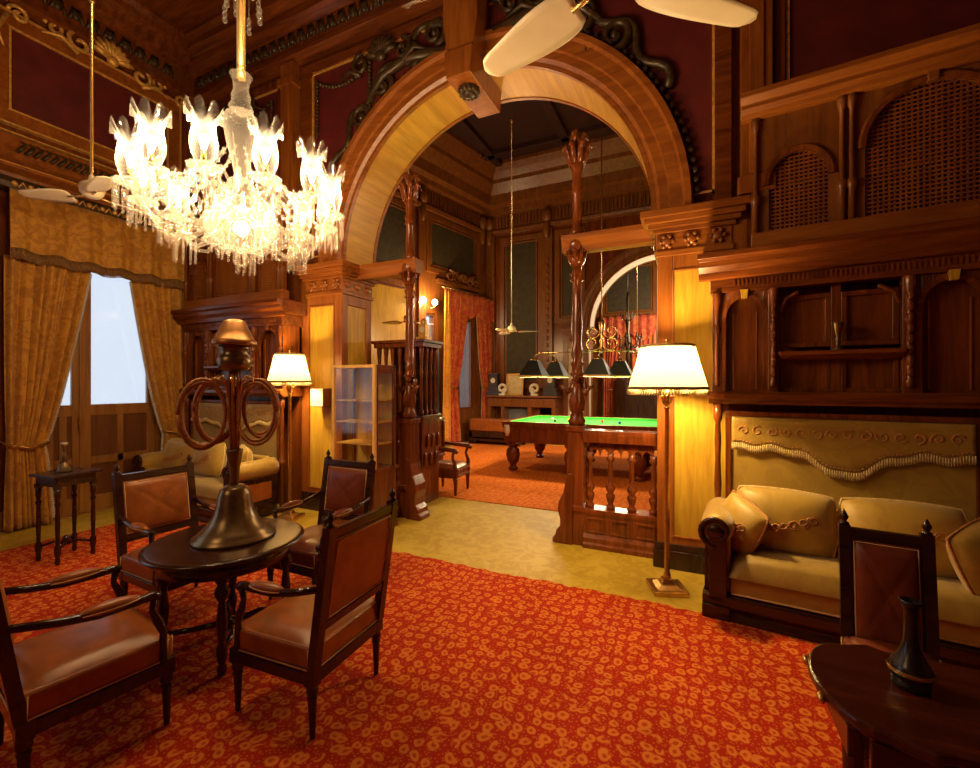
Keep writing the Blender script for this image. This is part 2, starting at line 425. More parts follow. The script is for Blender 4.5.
def build_arch(tagname, ox, oy, xl, xr, ztop, ring, lining, pierframe, pierpanel):
    cx = ox - RAD
    M = Matrix.Translation((0, oy, 0))
    w = MB(M); arch_strip(w, cx, RAD, ZS, xl, xr, ZS, ztop, 0, T)
    if xl < ox-3.675-.7: w.box(xl, ox-3.675-.70, 0, T, 0, ZS)
    if xr > ox+.7: w.box(ox+.70, xr, 0, T, 0, ZS)
    struct('wall_'+tagname, w, MAHOG)
    for px in (ox-3.675-.70, ox):
        p = MB(M); p.box(px+.03, px+.67, .03, T-.03, 0, ZS)
        for yy0, yy1 in ((0,.03),(T-.03,T)):                       # framed faces
            p.box(px, px+.13, yy0, yy1, 0, ZS); p.box(px+.57, px+.70, yy0, yy1, 0, ZS)
            p.box(px+.13, px+.57, yy0, yy1, 0, .28); p.box(px+.13, px+.57, yy0, yy1, 2.62, ZS)
        for xx0, xx1 in ((px,px+.03),(px+.67,px+.70)):
            p.box(xx0, xx1, .03, .10, 0, ZS); p.box(xx0, xx1, T-.10, T-.03, 0, ZS)
            p.box(xx0, xx1, .10, T-.10, 0, .28); p.box(xx0, xx1, .10, T-.10, 2.62, ZS)
        trim(p, pierframe, .006)
        q = MB(M); q.box(px+.13, px+.57, .02, .04, .28, 2.62); q.box(px+.02, px+.04, .10, T-.10, .28, 2.62)
        q.box(px+.66, px+.68, .10, T-.10, .28, 2.62)
        trim(q, pierpanel)
        g = MB(M); g.frame(px+.125, px+.575, .275, 2.625, .016, -.008, .03)
        trim(g, pierframe, .004)
        b = MB(M); b.box(px-.03, px+.73, -.03, T+.03, 0, .16); b.box(px-.015, px+.715, -.015, T+.015, .16, .22)
        trim(b, EBONY, .006)
        c = MB(M); capital(c, px+(0 if px == ox else .10), px+(.58 if px == ox else .70), 0, T, 2.745)
        trim(c, ring, .006)
        k = MB(M)                                                     # carved rosettes on the capital frieze
        for i in range(3):
            X = px+(.08 if px == ox else .22)+.20*i
            k.ball((X, -.015, 2.87), (.05, .025, .045), 8, 6)
            for j in range(6):
                k.ball((X+.05*math.cos(j*PI/3), -.02, 2.87+.05*math.sin(j*PI/3)), (.02, .018, .02), 6, 5)
        for i in range(3):
            for X in ((px-.015,) if px == ox else (px+.715,)):
                k.ball((X, .08+.19*i, 2.87), (.025, .05, .045), 8, 6)
        trim(k, ring)
    a = MB(M)                                                        # archivolt with stepped profile
    a.arc(cx, ZS, [(RAD-.005,-.02),(RAD+.03,-.05),(RAD+.10,-.05),(RAD+.11,-.075),(RAD+.21,-.085),(RAD+.23,-.12),(RAD+.28,-.12),(RAD+.30,-.06),(RAD+.30,.02),(RAD-.005,.02)], n=56)
    trim(a, ring)
    l = MB(M); l.arc(cx, ZS, [(RAD-.035,-.015),(RAD+.01,-.015),(RAD+.01,T+.015),(RAD-.035,T+.015)], n=56)
    trim(l, lining)
    e = MB(M); e.arc(cx, ZS, [(RAD-.045,-.025),(RAD-.005,-.025),(RAD-.005,.02),(RAD-.045,.02)], n=56)
    e.arc(cx, ZS, [(RAD-.045,T-.02),(RAD-.005,T-.02),(RAD-.005,T+.025),(RAD-.045,T+.025)], n=56)
    trim(e, ring)
    return cx

HALL_Z = 6.55
floor = MB(); floor.box(-7.4, 4.2, -8.2, 13.2, -.12, 0); struct('floor', floor, FLOORM)
CX1 = build_arch('arch', 0.0, 0.0, -6.6, 3.6, 7.9, REDWOOD, OAKX, REDWOODV, OAK)
CX2 = build_arch('back', 1.35, 7.74, -6.6, 3.6, 7.9, BROWN, PALEWOOD, BROWN, PALEWOOD)

# hall shell
w = MB(); w.box(-6.58, 3.6, -7.9, -.002, HALL_Z, HALL_Z+.12); struct('ceiling', w, MAHOGX)
w = MB(); w.box(3.45, 3.6, -7.9, 12.0, 0, 7.9); struct('wall_right', w, MAHOG)
w = MB(); w.box(-6.73, 3.6, -8.05, -7.9, 0, 7.9); struct('wall_rear', w, MAHOG)
# window wall of the hall: openings for the door in view and for the one beside it
MW = Matrix.Translation((-6.58, 0, 0)) @ Matrix.Rotation(PI/2, 4, 'Z')      # local x runs along the wall, -y faces the room
DY0, DY1, DZ = -1.80, -.46, 3.45
w = MB(MW)
w.box(-8.05, -5.6, 0, .30, 0, 7.9); w.box(-5.6, -3.4, 0, .30, DZ, 7.9); w.box(-3.4, DY0, 0, .30, 0, 7.9)
w.box(DY0, DY1, 0, .30, DZ, 7.9); w.box(DY1, .6, 0, .30, 0, 7.9)
struct('wall_left', w, MAHOG)

# coffer beams on the ceiling
w = MB()
for y in (-1.3, -3.3, -5.3):
    w.box(-6.5, 3.4, y-.11, y+.11, HALL_Z-.12, HALL_Z+.01)
for x in (-5.0, -2.6, -.2, 2.2):
    w.box(x-.11, x+.11, -7.8, -.1, HALL_Z-.10, HALL_Z+.01)
trim(w, MAHOGX, .01)

def cornice(M, x0, x1, zt, mat, cut=1.0):
    c = MB(M)
    k = cut
    prof = [(0,zt),(-.42*k,zt),(-.42*k,zt-.05),(-.36*k,zt-.10),(-.34*k,zt-.16),(-.24*k,zt-.22),(-.22*k,zt-.30),(-.10*k,zt-.36),(-.09*k,zt-.62),(-.14*k,zt-.65),(-.14*k,zt-.70),(-.05*k,zt-.74),(0,zt-.76)]
    c.run(prof, x0, x1)
    return c
trim(cornice(Matrix.Identity(4), -6.58, 3.45, HALL_Z, MAHOGX), MAHOGX)
trim(cornice(MW, -7.9, 0, HALL_Z, MAHOG), MAHOG)
# carved leaf band in the cornice frieze
def leafband(M, x0, x1, z, step, y, mat, r=.05):
    b = MB(M); x = x0
    while x < x1:
        b.ball((x, y, z), (r*.8, r*.55, r), 6, 5)
        b.tube([(x-r, y, z-r*1.2), (x-r*.4, y-.02, z+r*.9), (x+r*.4, y-.02, z+r*.9), (x+r, y, z-r*1.2)], r*.28, 5)
        x += step
    return trim(b, mat)
leafband(Matrix.Identity(4), -6.3, 3.2, HALL_Z-.47, .17, -.10, CARVED, .065)
leafband(MW, -4.2, -.3, HALL_Z-.47, .17, -.10, CARVED, .065)

# maroon cloth panels of the arch wall, with gilt beads
PZ0, PZ1 = 3.25, 5.56
m = MB(); arch_strip(m, CX1, RAD+.28, ZS, -4.11, .437, PZ0, PZ1, -.03, .01, 56)
trim(m, MAROON)
g = MB()
for x in (-4.13, .437): g.box(x, x+.018, -.05, .0, PZ0-.02, PZ1+.02)
g.box(-4.13, .455, -.05, 0, PZ1, PZ1+.018); g.box(RAD+CX1+.28, .455, -.05, 0, PZ0-.02, PZ0); g.box(-4.13, CX1-RAD-.28, -.05, 0, PZ0-.02, PZ0)
trim(g, GILT)
f = MB()
for xa, xb in ((-4.30,-4.13),(.455,.58)): f.box(xa, xb, -.07, 0, PZ0-.12, PZ1+.14)
f.box(-4.13, .455, -.07, 0, PZ1+.018, PZ1+.14)
trim(f, MAHOGX, .006)
p = MB()
for xa, xb in ((-4.62,-4.40),(.64,.86)):
    p.box(xa, xb, -.12, 0, 3.14, 5.80); p.box(xa+.06, xb-.06, -.135, 0, 3.3, 5.6)
    p.box(xa-.03, xb+.03, -.15, 0, 5.50, 5.60); p.box(xa-.02, xb+.02, -.14, 0, 3.14, 3.28)
trim(p, REDWOODV, .006)
m = MB(); m.box(-6.35, -4.72, -.03, 0, 3.6, 5.56); m.box(.98, 3.3, -.03, 0, 3.2, 5.56); trim(m, MAROON)
g = MB(); g.frame(-6.37, -4.70, 3.58, 5.58, .02, -.05, 0); g.frame(.96, 3.3, 3.18, 5.58, .02, -.05, 0); trim(g, GILT)
g = MB(); g.frame(-6.47, -4.64, 3.48, 5.68, .09, -.07, 0); g.frame(.88, 3.4, 3.08, 5.68, .07, -.07, 0); trim(g, MAHOG, .006)

# beaded rope and leafy scrolls round the arch, swags, shell bosses (carved)
o = MB()
for i in range(75):
    a = PI*(.02+.96*i/74)
    if abs(a-PI/2) < .10: continue
    o.ball((CX1+(RAD+.325)*math.cos(a), -.06, ZS+(RAD+.325)*math.sin(a)), (.032, .03, .032), 6, 5)
trim(o, CARVED)
for sg in (-1, 1):
    o = MB()
    for i, a in enumerate((.27, .33, .39, .44)):
        an = PI*(a if sg > 0 else 1-a)
        R = RAD+.40+.05*i
        cx, cz = CX1+R*math.cos(an), ZS+R*math.sin(an)
        o.tube(spiral(cx, cz, .16, .03, an+PI, 1.4, -.06, 26, 1), [.045-.001*j for j in range(27)], 6)
        o.ball((cx, -.06, cz), (.04, .04, .04), 8, 6)
    arcp = []
    for i in range(30):
        an = PI*((.16+.33*i/29) if sg > 0 else 1-(.16+.33*i/29))
        R = RAD+.37+.07*math.sin(i*.9)+.012*i
        arcp.append((CX1+R*math.cos(an), -.05, ZS+R*math.sin(an)))
    o.tube(arcp, .04, 6)
    o.tube([(CX1+sg*.28, -.06, 5.22), (CX1+sg*.8, -.07, 5.30), (CX1+sg*1.15, -.07, 5.20), (CX1+sg*1.35, -.07, 4.98)], [.07,.06,.05,.03], 7)
    trim(o, CARVED)
def swag(M, x0, x1, z, drop, y=-.07, drops=.5):
    b = MB(M); n = 16
    for i in range(n+1):
        t = i/n; x = x0+(x1-x0)*t
        b.ball((x, y, z-drop*4*t*(1-t)), (.030, .028, .026), 6, 5)
    for x in (x0, x1):
        k = int(drops/.045)
        for i in range(k): b.ball((x, y, z-.045*i), (.026-.012*i/k, .024, .026), 6, 5)
    return b
def boss(b, x, y, z, r):
    for i in range(9):
        a = PI*(i+.5)/9
        b.tube([(x, y, z), (x+r*.6*math.cos(a), y-.05, z+r*.6*math.sin(a)), (x+r*math.cos(a), y-.02, z+r*math.sin(a))], [.015,.04,.02], 6)
    b.ball((x, y-.03, z-.02), (.07, .05, .06), 8, 6)
    for s in (-1, 1):
        b.tube([(x+s*q[0], q[1], q[2]) for q in spiral(r*1.35, z-.02, .13, .02, PI*.5, -1.2, y-.02, 22)], .026, 6)
        b.tube([(x+s*r*1.4, y-.02, z-.15), (x+s*r*2.1, y-.02, z-.05), (x+s*r*2.8, y-.02, z-.12)], [.03,.028,.012], 6)
I4 = Matrix.Identity(4)
b = swag(I4, -4.02, -3.18, 5.42, .14, drops=.75); boss(b, -2.98, -.09, 5.42, .22); trim(b, CARVED)
b = swag(I4, -.62, .34, 5.42, .14, drops=.75); boss(b, -.78, -.09, 5.42, .22); trim(b, CARVED)
b = swag(I4, -5.95, -4.85, 5.42, .16, drops=.6); boss(b, -5.5, -.09, 5.45, .18); trim(b, CARVED)

# keystone with rosette
k = MB()
k.prism([(CX1-.13,4.86),(CX1+.13,4.86),(CX1+.20,5.30),(CX1+.20,5.95),(CX1-.20,5.95),(CX1-.20,5.30)], -.30, .05)
k.prism([(CX1-.14,4.70),(CX1+.14,4.70),(CX1+.16,4.98),(CX1-.16,4.98)], -.34, .40)
trim(k, REDWOODV, .012)
k = MB()
for i in range(12):
    a = 2*PI*i/12; k.ball((CX1+.085*math.cos(a), -.10+.085*math.sin(a), 4.685), (.035, .035, .05), 6, 5)
k.ball((CX1, -.10, 4.66), (.07, .07, .05), 10, 6)
trim(k, CARVED)

# window wall: upper maroon panel, frames, mid cornices
m = MB(MW); m.box(-2.02, -.44, -.03, 0, 4.66, 5.55); m.box(-4.2, -2.5, -.03, 0, 4.66, 5.55); trim(m, MAROON)
g = MB(MW); g.frame(-2.04, -.42, 4.64, 5.57, .02, -.055, 0); g.frame(-4.22, -2.48, 4.64, 5.57, .02, -.055, 0)
g.frame(-2.20, -.26, 4.48, 5.73, .018, -.075, 0); trim(g, GILT)
f = MB(MW); f.frame(-2.18, -.28, 4.50, 5.71, .14, -.05, 0); f.frame(-4.36, -2.34, 4.50, 5.71, .14, -.05, 0); trim(f, REDWOOD, .006)
f = MB(MW); f.box(-2.2, -.1, -.10, 0, 4.10, 4.36); f.box(-6, -2.2, -.10, 0, 4.10, 4.36); f.run([(0,4.10),(-.13,4.10),(-.16,4.05),(-.22,4.02),(-.22,3.97),(-.12,3.93),(-.10,3.86),(0,3.86)], -7.5, -.02); trim(f, REDWOOD, .006)
g = MB(MW); g.box(-2.2, -.1, -.105, 0, 4.375, 4.39); g.box(-2.2, -.1, -.225, 0, 3.995, 4.005); trim(g, GILT)
d = MB(MW)
x = -2.0
while x < -.3:
    d.tube([(x, -.13, 4.17), (x+.05, -.15, 4.24), (x+.075, -.12, 4.29), (x+.03, -.13, 4.30)], [.018,.02,.016,.01], 6); x += .07
trim(d, CARVED)
b = MB(MW); boss(b, -1.12, -.09, 5.78, .24)
for s in (-1, 1):
    for q, zz in ((.55, 5.80), (.85, 5.72)):
        b.tube([(-1.12+s*(q+p[0]*.9), p[1], p[2]) for p in spiral(0, zz, .10, .02, 0, 1.3, -.08, 20)], .022, 6)
    b.tube([(-1.12+s*.95, -.08, 5.66), (-1.12+s*1.02, -.08, 5.45), (-1.12+s*.97, -.08, 5.3)], [.03,.02,.01], 6)
trim(b, GILT)
c = MB(MW)                                                            # carved corner colonnette at the picture's left
for i in range(20): c.ball((-2.33, -.10, 4.5+.062*i), (.05, .05, .035), 7, 5)
c.box(-2.42, -2.24, -.08, 0, 3.9, 5.75); c.box(-.10, -.0, -.10, 0, 0, 5.75)
trim(c, CARVED)
b = MB(MW)                                                            # gilded drops of the pelmet cornice
b.run([(0,3.86),(-.20,3.86),(-.22,3.80),(-.20,3.74),(0,3.74)], -2.5, -.05); trim(b, CARVED, .005)
b = MB(MW); x = -2.05
while x < -.2:
    b.ball((x, -.225, 3.79), (.028, .02, .028), 8, 6); b.tube([(x+.03,-.22,3.76),(x+.065,-.225,3.82),(x+.10,-.22,3.76)], .009, 5); x += .13
trim(b, GILT)

# ------------------------------------------------------------------ door_1 : glazed double door in the window wall
d = MB(MW); d.box(DY0, DY1, 0, .30, -.05, .012); d.box(DY0, DY0+.08, .02, .28, 0, DZ); d.box(DY1-.08, DY1, .02, .28, 0, DZ); d.box(DY0, DY1, .02, .28, DZ-.08, DZ)
d.box(DY0-.14, DY0, -.04, .02, 0, DZ+.1); d.box(DY1, DY1+.14, -.04, .02, 0, DZ+.1)
dr = struct('door_1', d, DOORW, .005)
def door_leaf(x0, x1, par, M, y=.06):
    l = MB(M)
    gz0, gz1 = 1.36, 3.28; st = .095
    l.box(x0, x0+st, y, y+.05, 0, DZ-.08); l.box(x1-st, x1, y, y+.05, 0, DZ-.08)
    for za, zb in ((.0,.20),(.60,.70),(1.22,gz0),(gz1,DZ-.08)): l.box(x0+st, x1-st, y, y+.05, za, zb)
    xm = (x0+x1)/2; l.box(xm-.035, xm+.035, y, y+.05, .20, 1.22)
    o = obj('door_leaf', l, DOORW, par, .006)
    p = MB(M)
    for za, zb in ((.20,.60),(.70,1.22)):
        p.box(x0+st, xm-.035, y+.018, y+.032, za, zb); p.box(xm+.035, x1-st, y+.018, y+.032, za, zb)
    obj('door_panel', p, DOORP, o)
    g = MB(M); g.box(x0+st, x1-st, y+.02, y+.026, gz0, gz1); obj('pane', g, PANE, o)
    h = MB(M); hx = x1-.04 if x0 < -1.2 else x0+.04
    h.tube([(hx, y-.01, 1.18), (hx, y-.05, 1.18), (hx, y-.05, 1.06)], .009, 7); obj('door_handle', h, BRASS, o)
xm = -1.36
door_leaf(DY0+.08, xm, dr, MW); door_leaf(xm, DY1-.08, dr, MW)
a = MB(MW); a.box(xm-.03, xm+.03, .035, .06, .02, DZ-.08); obj('astragal', a, DOORW, dr, .008)
# second opening (towards the camera): glazed window
d = MB(MW); d.frame(-5.6, -3.4, 0.4, DZ, .08, .05, .25); d.box(-4.54, -4.46, .05, .12, .4, DZ); d.box(-5.6, -3.4, 0, .3, 0, .4)
wn = struct('window_2', d, DOORW, .005)
g = MB(MW); g.box(-5.52, -3.48, .12, .126, .48, DZ-.08); obj('pane', g, PANE, wn)
s = MB(MW); s.box(-7.9, DY0-.14, -.02, 0, 0, .22); s.box(DY1+.14, 0, -.02, 0, 0, .22); struct('baseboard_left', s, DOORW, .005)

# ------------------------------------------------------------------ billiard room shell
BC = Vector((-5.37, 7.74, 0))
MB_L = Matrix.Translation(BC) @ Matrix.Rotation(math.atan2(.974, .2175), 4, 'Z')     # local -x runs towards the hall
w = MB(MB_L)
WINZ = 3.45
segs = [(-7.9,-2.75),(-2.15,-1.25),(-.65,.4)]
for a_, b_ in segs: w.box(a_, b_, 0, .25, 0, 7.9)
for a_, b_ in ((-2.75,-2.15),(-1.25,-.65)):
    w.box(a_, b_, 0, .25, WINZ, 7.9); w.box(a_, b_, 0, .25, 0, .9)
struct('wall_billiard_left', w, BROWN)
for i, (a_, b_) in enumerate(((-2.75,-2.15),(-1.25,-.65))):
    f = MB(MB_L); f.frame(a_, b_, .9, WINZ, .06, .03, .20)
    wn = struct('window_%d' % (3+i), f, BROWN, .004)
    g = MB(MB_L); g.box(a_+.06, b_-.06, .10, .106, .96, WINZ-.06); obj('pane', g, PANE, wn)
w = MB(); w.box(-7.4, 3.6, T+.002, 7.74, 7.75, 7.87); struct('ceiling_billiard', w, DARKMAROON)
w = MB()                                                             # ribs and central rose on that ceiling
for x in (-4.6, -2.6, -.6, 1.4): w.box(x-.10, x+.10, T+.3, 7.5, 7.62, 7.76)
for y in (2.0, 4.2, 6.4): w.box(-6.9, 3.4, y-.10, y+.10, 7.62, 7.76)
trim(w, DARKMAROON, .01)
def entab(M, x0, x1, k=1.0):
    c = MB(M)
    c.run([(0,7.75),(-.85,7.75),(-.85,7.66),(-.74,7.52),(-.62,7.38),(-.60,7.28),(-.40,7.05),(-.36,6.80),(-.22,6.74),(-.20,6.62),(-.06,6.58),(-.05,6.16),(-.14,6.12),(-.12,6.04),(0,6.02)], x0, x1)
    return trim(c, BROWN)
MBK = Matrix.Translation((0, 7.74, 0))
entab(MBK, -5.6, 3.4); entab(MB_L, -7.5, .1)
def flutes(M, x0, x1):
    b = MB(M); x = x0
    while x < x1: b.box(x, x+.045, -.10, 0, 6.22, 6.52); x += .10
    return trim(b, BROWN, .006)
flutes(MBK, -5.2, 2.9); flutes(MB_L, -6.0, -.2)
def tallpanel(M, x0, x1, z0, z1, cloth, frame):
    m = MB(M); m.box(x0, x1, -.02, 0, z0, z1); trim(m, cloth)
    f = MB(M); f.frame(x0-.20, x1+.20, z0-.2, z1+.2, .14, -.06, 0); f.frame(x0-.03, x1+.03, z0-.03, z1+.03, .04, -.045, 0)
    for x in (x0-.03, x1+.03): f.box(x-.07, x+.07, -.05, 0, z1-.04, z1+.10)
    trim(f, frame, .006)
tallpanel(MBK, -4.72, -3.80, 1.7, 5.70, OLIVE, BROWN)
tallpanel(MBK, -3.05, -2.60, 3.5, 5.70, OLIVE, BROWN)
tallpanel(MB_L, -2.35, -.62, 4.70, 5.80, OLIVE, BROWN)
tallpanel(MB_L, -4.6, -3.15, 4.40, 5.80, OLIVE, BROWN)
tallpanel(MB_L, -4.6, -3.15, 1.2, 3.9, OAK, BROWN)
p = MB(MBK)                                                          # pilasters with bracket capitals
for x in (-5.22, -3.45):
    p.box(x-.14, x+.14, -.10, 0, 1.3, 6.0); p.box(x-.20, x+.20, -.16, 0, 0, 1.3)
    for i in range(18): p.ball((x, -.11, 1.7+.2*i), (.045, .03, .07), 6, 5)
    p.ball((x, -.16, 6.32), (.15, .12, .20), 10, 7); p.ball((x, -.15, 5.95), (.10, .10, .28), 10, 7)
trim(p, BROWN, .006)
p = MB(MB_L)
for x in (-.35, -2.72, -4.9):
    p.box(x-.12, x+.12, -.09, 0, 0, 6.0); p.ball((x, -.14, 6.32), (.14, .10, .20), 10, 7); p.ball((x, -.12, 5.95), (.09, .08, .26), 10, 7)
trim(p, BROWN, .006)
o = MB(MB_L)                                                          # curved pediment over the curtain
for s in (-1, 1):
    o.tube([(-1.2+s*q[0], q[1], q[2]) for q in spiral(.55, 4.52, .16, .03, PI*.5, 1.2, -.10, 22)], .04, 6)
    o.tube([(-1.2+s*.05, -.1, 4.45), (-1.2+s*.3, -.1, 4.62), (-1.2+s*.55, -.1, 4.68)], .05, 6)
boss(o, -1.2, -.10, 4.5, .18); o.box(-2.2, -.45, -.14, 0, 4.26, 4.36)
trim(o, BROWN)
s = MB(MBK); s.box(-5.3, -3.1, -.03, 0, 0, .24); struct('baseboard_back', s, BROWN, .005)
s = MB(MB_L); s.box(-7, 0, -.03, 0, 0, .24); struct('baseboard_billiard', s, BROWN, .005)

# room beyond the second arch
w = MB(); w.box(-6.6, 3.6, 12.0, 12.15, 0, 7.9); struct('wall_far', w, BROWN)
w = MB(); w.box(-6.6, 3.6, 8.295, 12.0, 7.0, 7.1); struct('ceiling_far', w, DARKMAROON)
w = MB(); w.box(-6.75, -6.6, 7.75, 12.15, 0, 7.9); struct('wall_far_left', w, BROWN)
MF = Matrix.Translation((0, 12.0, 0))
tallpanel(MF, -2.6, -1.1, 4.2, 5.75, OLIVE, BROWN)
trim(cornice(MF, -6.5, 3.4, 7.0, BROWN), BROWN)
p = MB(MF); p.box(-.86, -.60, -.10, 0, 0, 6.2); p.box(-.25, .05, -.06, 0, 0, 6.2); trim(p, BROWN, .006)

# ------------------------------------------------------------------ carpets
def rug(name, x0, x1, y0, y1, mat, label, ragged=True):
    n = 160; poly = []
    for i in range(n+1):
        t = i/n; poly.append((x0+(x1-x0)*t, y0))
    for i in range(n+1):
        t = i/n; poly.append((x1+(x0-x1)*t, y1+(random.uniform(-.025,.02) if ragged else 0)))
    m = MB(); m.slab(poly, 0.0005, .010)
    return tag(obj(name, m, mat), label, 'carpet')
rug('carpet', -5.76, 3.4, -7.85, -.73, CARPET, 'large red paisley carpet under the round table and armchairs')
rug('carpet', -5.35, 3.3, 1.25, 7.0, CARPETB, 'orange red carpet lying under the billiard table', False)

# ------------------------------------------------------------------ leather armchairs (local +y is the way the sitter faces)
def turned_leg(mb, x, y, z0, z1, r=.022):
    h = z1-z0
    mb.lathe([(r*.45,z0),(r*.62,z0+.01),(r*.55,z0+.03),(r*.62,z0+.06*h),(r*.95,z0+h*.72),(r*1.15,z0+h*.76),(r*.85,z0+h*.80),(r*1.2,z0+h*.84),(r*1.2,z1)], 10, (x, y))
    return mb
def make_chair(label, leather, loc, rz, arms=True, group='leather upholstered chairs of the hall', W=.262, ZT=.985, PB=.545):
    t = thing('armchair' if arms else 'side_chair', label, 'chair', loc, rz, group)
    D = .26; ZF = .29; ZSEAT = .45
    f = MB()
    f.box(-W, W, D-.04, D, ZF-.03, ZF+.03); f.box(-W, W, -D, -D+.04, ZF-.03, ZF+.03)
    f.box(-W, -W+.04, -D+.04, D-.04, ZF-.03, ZF+.03); f.box(W-.04, W, -D+.04, D-.04, ZF-.03, ZF+.03)
    obj('seat_frame', f, TABLEW, t, .006)
    s = MB(); s.box(-W+.006, W-.006, -D+.006, D-.006, ZF+.03, ZSEAT-.02)
    st = obj('seat', s, leather, t, .02, 3)
    s = MB()
    def top(u, v):
        a = 2*u-1; b = 2*v-1
        return (a*(W-.012), b*(D-.012), ZSEAT-.03+.05*(max(0, (1-a**4)*(1-b**4)))**.5)
    s.grid(top, 14, 14); obj('seat_top', s, leather, st)
    wl = MB(); z = ZF+.04; q = .004
    for sx in (-1, 1):
        X = sx*(W-.002)
        wl.tube([(X, -D+.03, ZSEAT-.03), (X, -D+.03, z), (X, D-.03, z), (X, D-.03, ZSEAT-.03)], q, 5)
    for sy in (-1, 1):
        Y = sy*(D-.002)
        wl.tube([(-W+.03, Y, ZSEAT-.03), (-W+.03, Y, z), (W-.03, Y, z), (W-.03, Y, ZSEAT-.03)], q, 5)
    o = obj('welt', wl, WELT, t); o['label'] = 'cream welt'
    for x in (-W+.025, W-.025):
        for y in (-D+.025, D-.025):
            l = MB(); turned_leg(l, x, y, 0.011, ZF-.03); l.box(x-.027, x+.027, y-.027, y+.027, ZF-.035, ZF+.04)
            obj('leg', l, TABLEW, t, .003)
    # back: two raked posts, rails, stuffed panel on both faces
    def by(z): return -D+.02-.10*max(0, z-ZF)/.7
    for x in (-W+.022, W-.022):
        p = MB(); n = 6
        for i in range(n):
            za = ZF+.03+(ZT-ZF-.03)*i/n; zb = ZF+.03+(ZT-ZF-.03)*(i+1)/n
            p.add([(x-.022,by(za)-.022,za),(x+.022,by(za)-.022,za),(x+.022,by(za)+.022,za),(x-.022,by(za)+.022,za),
                   (x-.022,by(zb)-.022,zb),(x+.022,by(zb)-.022,zb),(x+.022,by(zb)+.022,zb),(x-.022,by(zb)+.022,zb)],
                  [(0,1,5,4),(1,2,6,5),(2,3,7,6),(3,0,4,7)] + ([(3,2,1,0)] if i == 0 else []) + ([(4,5,6,7)] if i == n-1 else []))
        po = obj('back_post', p, TABLEW, t)
        fi = MB(); fi.lathe([(.020,ZT),(.020,ZT+.008),(.009,ZT+.014),(.016,ZT+.026),(.019,ZT+.036),(.012,ZT+.050),(.004,ZT+.066),(.001,ZT+.072)], 10, (x, by(ZT)))
        obj('finial', fi, TABLEW, po)
    def panel(z0, z1, th0, th1, x):
        m = MB()
        ya, yb = by(z0), by(z1)
        m.add([(-x,ya+th0,z0),(x,ya+th0,z0),(x,ya+th1,z0),(-x,ya+th1,z0),(-x,yb+th0,z1),(x,yb+th0,z1),(x,yb+th1,z1),(-x,yb+th1,z1)],
              [(3,2,1,0),(4,5,6,7),(0,1,5,4),(1,2,6,5),(2,3,7,6),(3,0,4,7)])
        return m
    obj('back_rail', panel(ZT-.06, ZT-.013, -.018, .018, W-.04), TABLEW, t, .005)
    obj('back_rail', panel(PB-.045, PB, -.018, .018, W-.04), TABLEW, t, .005)
    PM = (PB+ZT-.06)/2; PH = (ZT-.06-PB)/2-.012
    pd = panel(PB, ZT-.06, -.020, .012, W-.043); bp = obj('backrest', pd, leather, t, .01)
    c = MB()
    def face(u, v):
        a = 2*u-1; b = 2*v-1; z = PM+b*PH
        pf = .035*max(0, (1-a**4)*(1-b**4))**.5
        return (a*(W-.055), by(z)+.012+pf-.006*(abs(a-b) < .07 or abs(a+b) < .07), z)
    c.grid(face, 22, 22); obj('stuffed_face', c, leather, bp)
    c = MB()
    for y_, sg in ((.016, 1), (-.024, -1)):
        x = W-.056; c.tube([(-x, by(PB+.015)+y_, PB+.015), (x, by(PB+.015)+y_, PB+.015), (x, by(ZT-.073)+y_, ZT-.073), (-x, by(ZT-.073)+y_, ZT-.073)], .0035, 5, True)
    obj('back_welt', c, WELT, bp)
    if arms:
        for sx in (-1, 1):
            X = sx*(W-.01)
            a = MB()
            a.tube([(X, by(.70)+.02, .70), (X*1.02, -.14, .665), (X*1.03, -.02, .645), (X*1.03, .10, .645), (X*1.03, .17, .65), (X*1.03, .195, .64)], [.016,.018,.019,.019,.020,.022], 9)
            ao = obj('arm', a, TABLEW, t)
            p = MB(); p.tube([(X*1.03, .18, .64), (X*1.02, .17, .58), (X, .195, .52), (X, .215, .46), (X, .215, .32)], [.018,.013,.020,.015,.020], 9)
            obj('arm_post', p, TABLEW, ao)
            p = MB(); p.ball((X*1.03, .02, .665), (.031, .105, .026), 12, 8); obj('arm_pad', p, leather, ao)
            p = MB(); p.tube([(X*1.03+.030*math.cos(i*PI/12), .02+.104*math.sin(i*PI/12), .660) for i in range(24)], .0035, 5, True); obj('pad_welt', p, WELT, ao)
    return t
TX, TY = -2.31, -2.40
c0 = make_chair('brown leather armchair showing its side at the left edge, facing the round table', LEATHER, (-2.225, -3.135, 0), -.16)
dup(c0, (-1.51, -2.49, 0), PI/2+.06, 'brown leather armchair with its back turned to the carpet at right of the round table')
dup(c0, (-3.06, -2.25, 0), -PI/2-.05, 'brown leather armchair with tall plain back beside the window and behind the round table')
c1 = make_chair('red leather armchair with quilted cross back beside the glass display case', REDLEATHER, (-2.33, -1.66, 0), PI)
c2 = make_chair('red leather chair with pointed finials behind the console table, in front of the sofa', REDLEATHER, (1.08, -1.83, 0), PI-.12, arms=False, W=.170, ZT=.935, PB=.40)

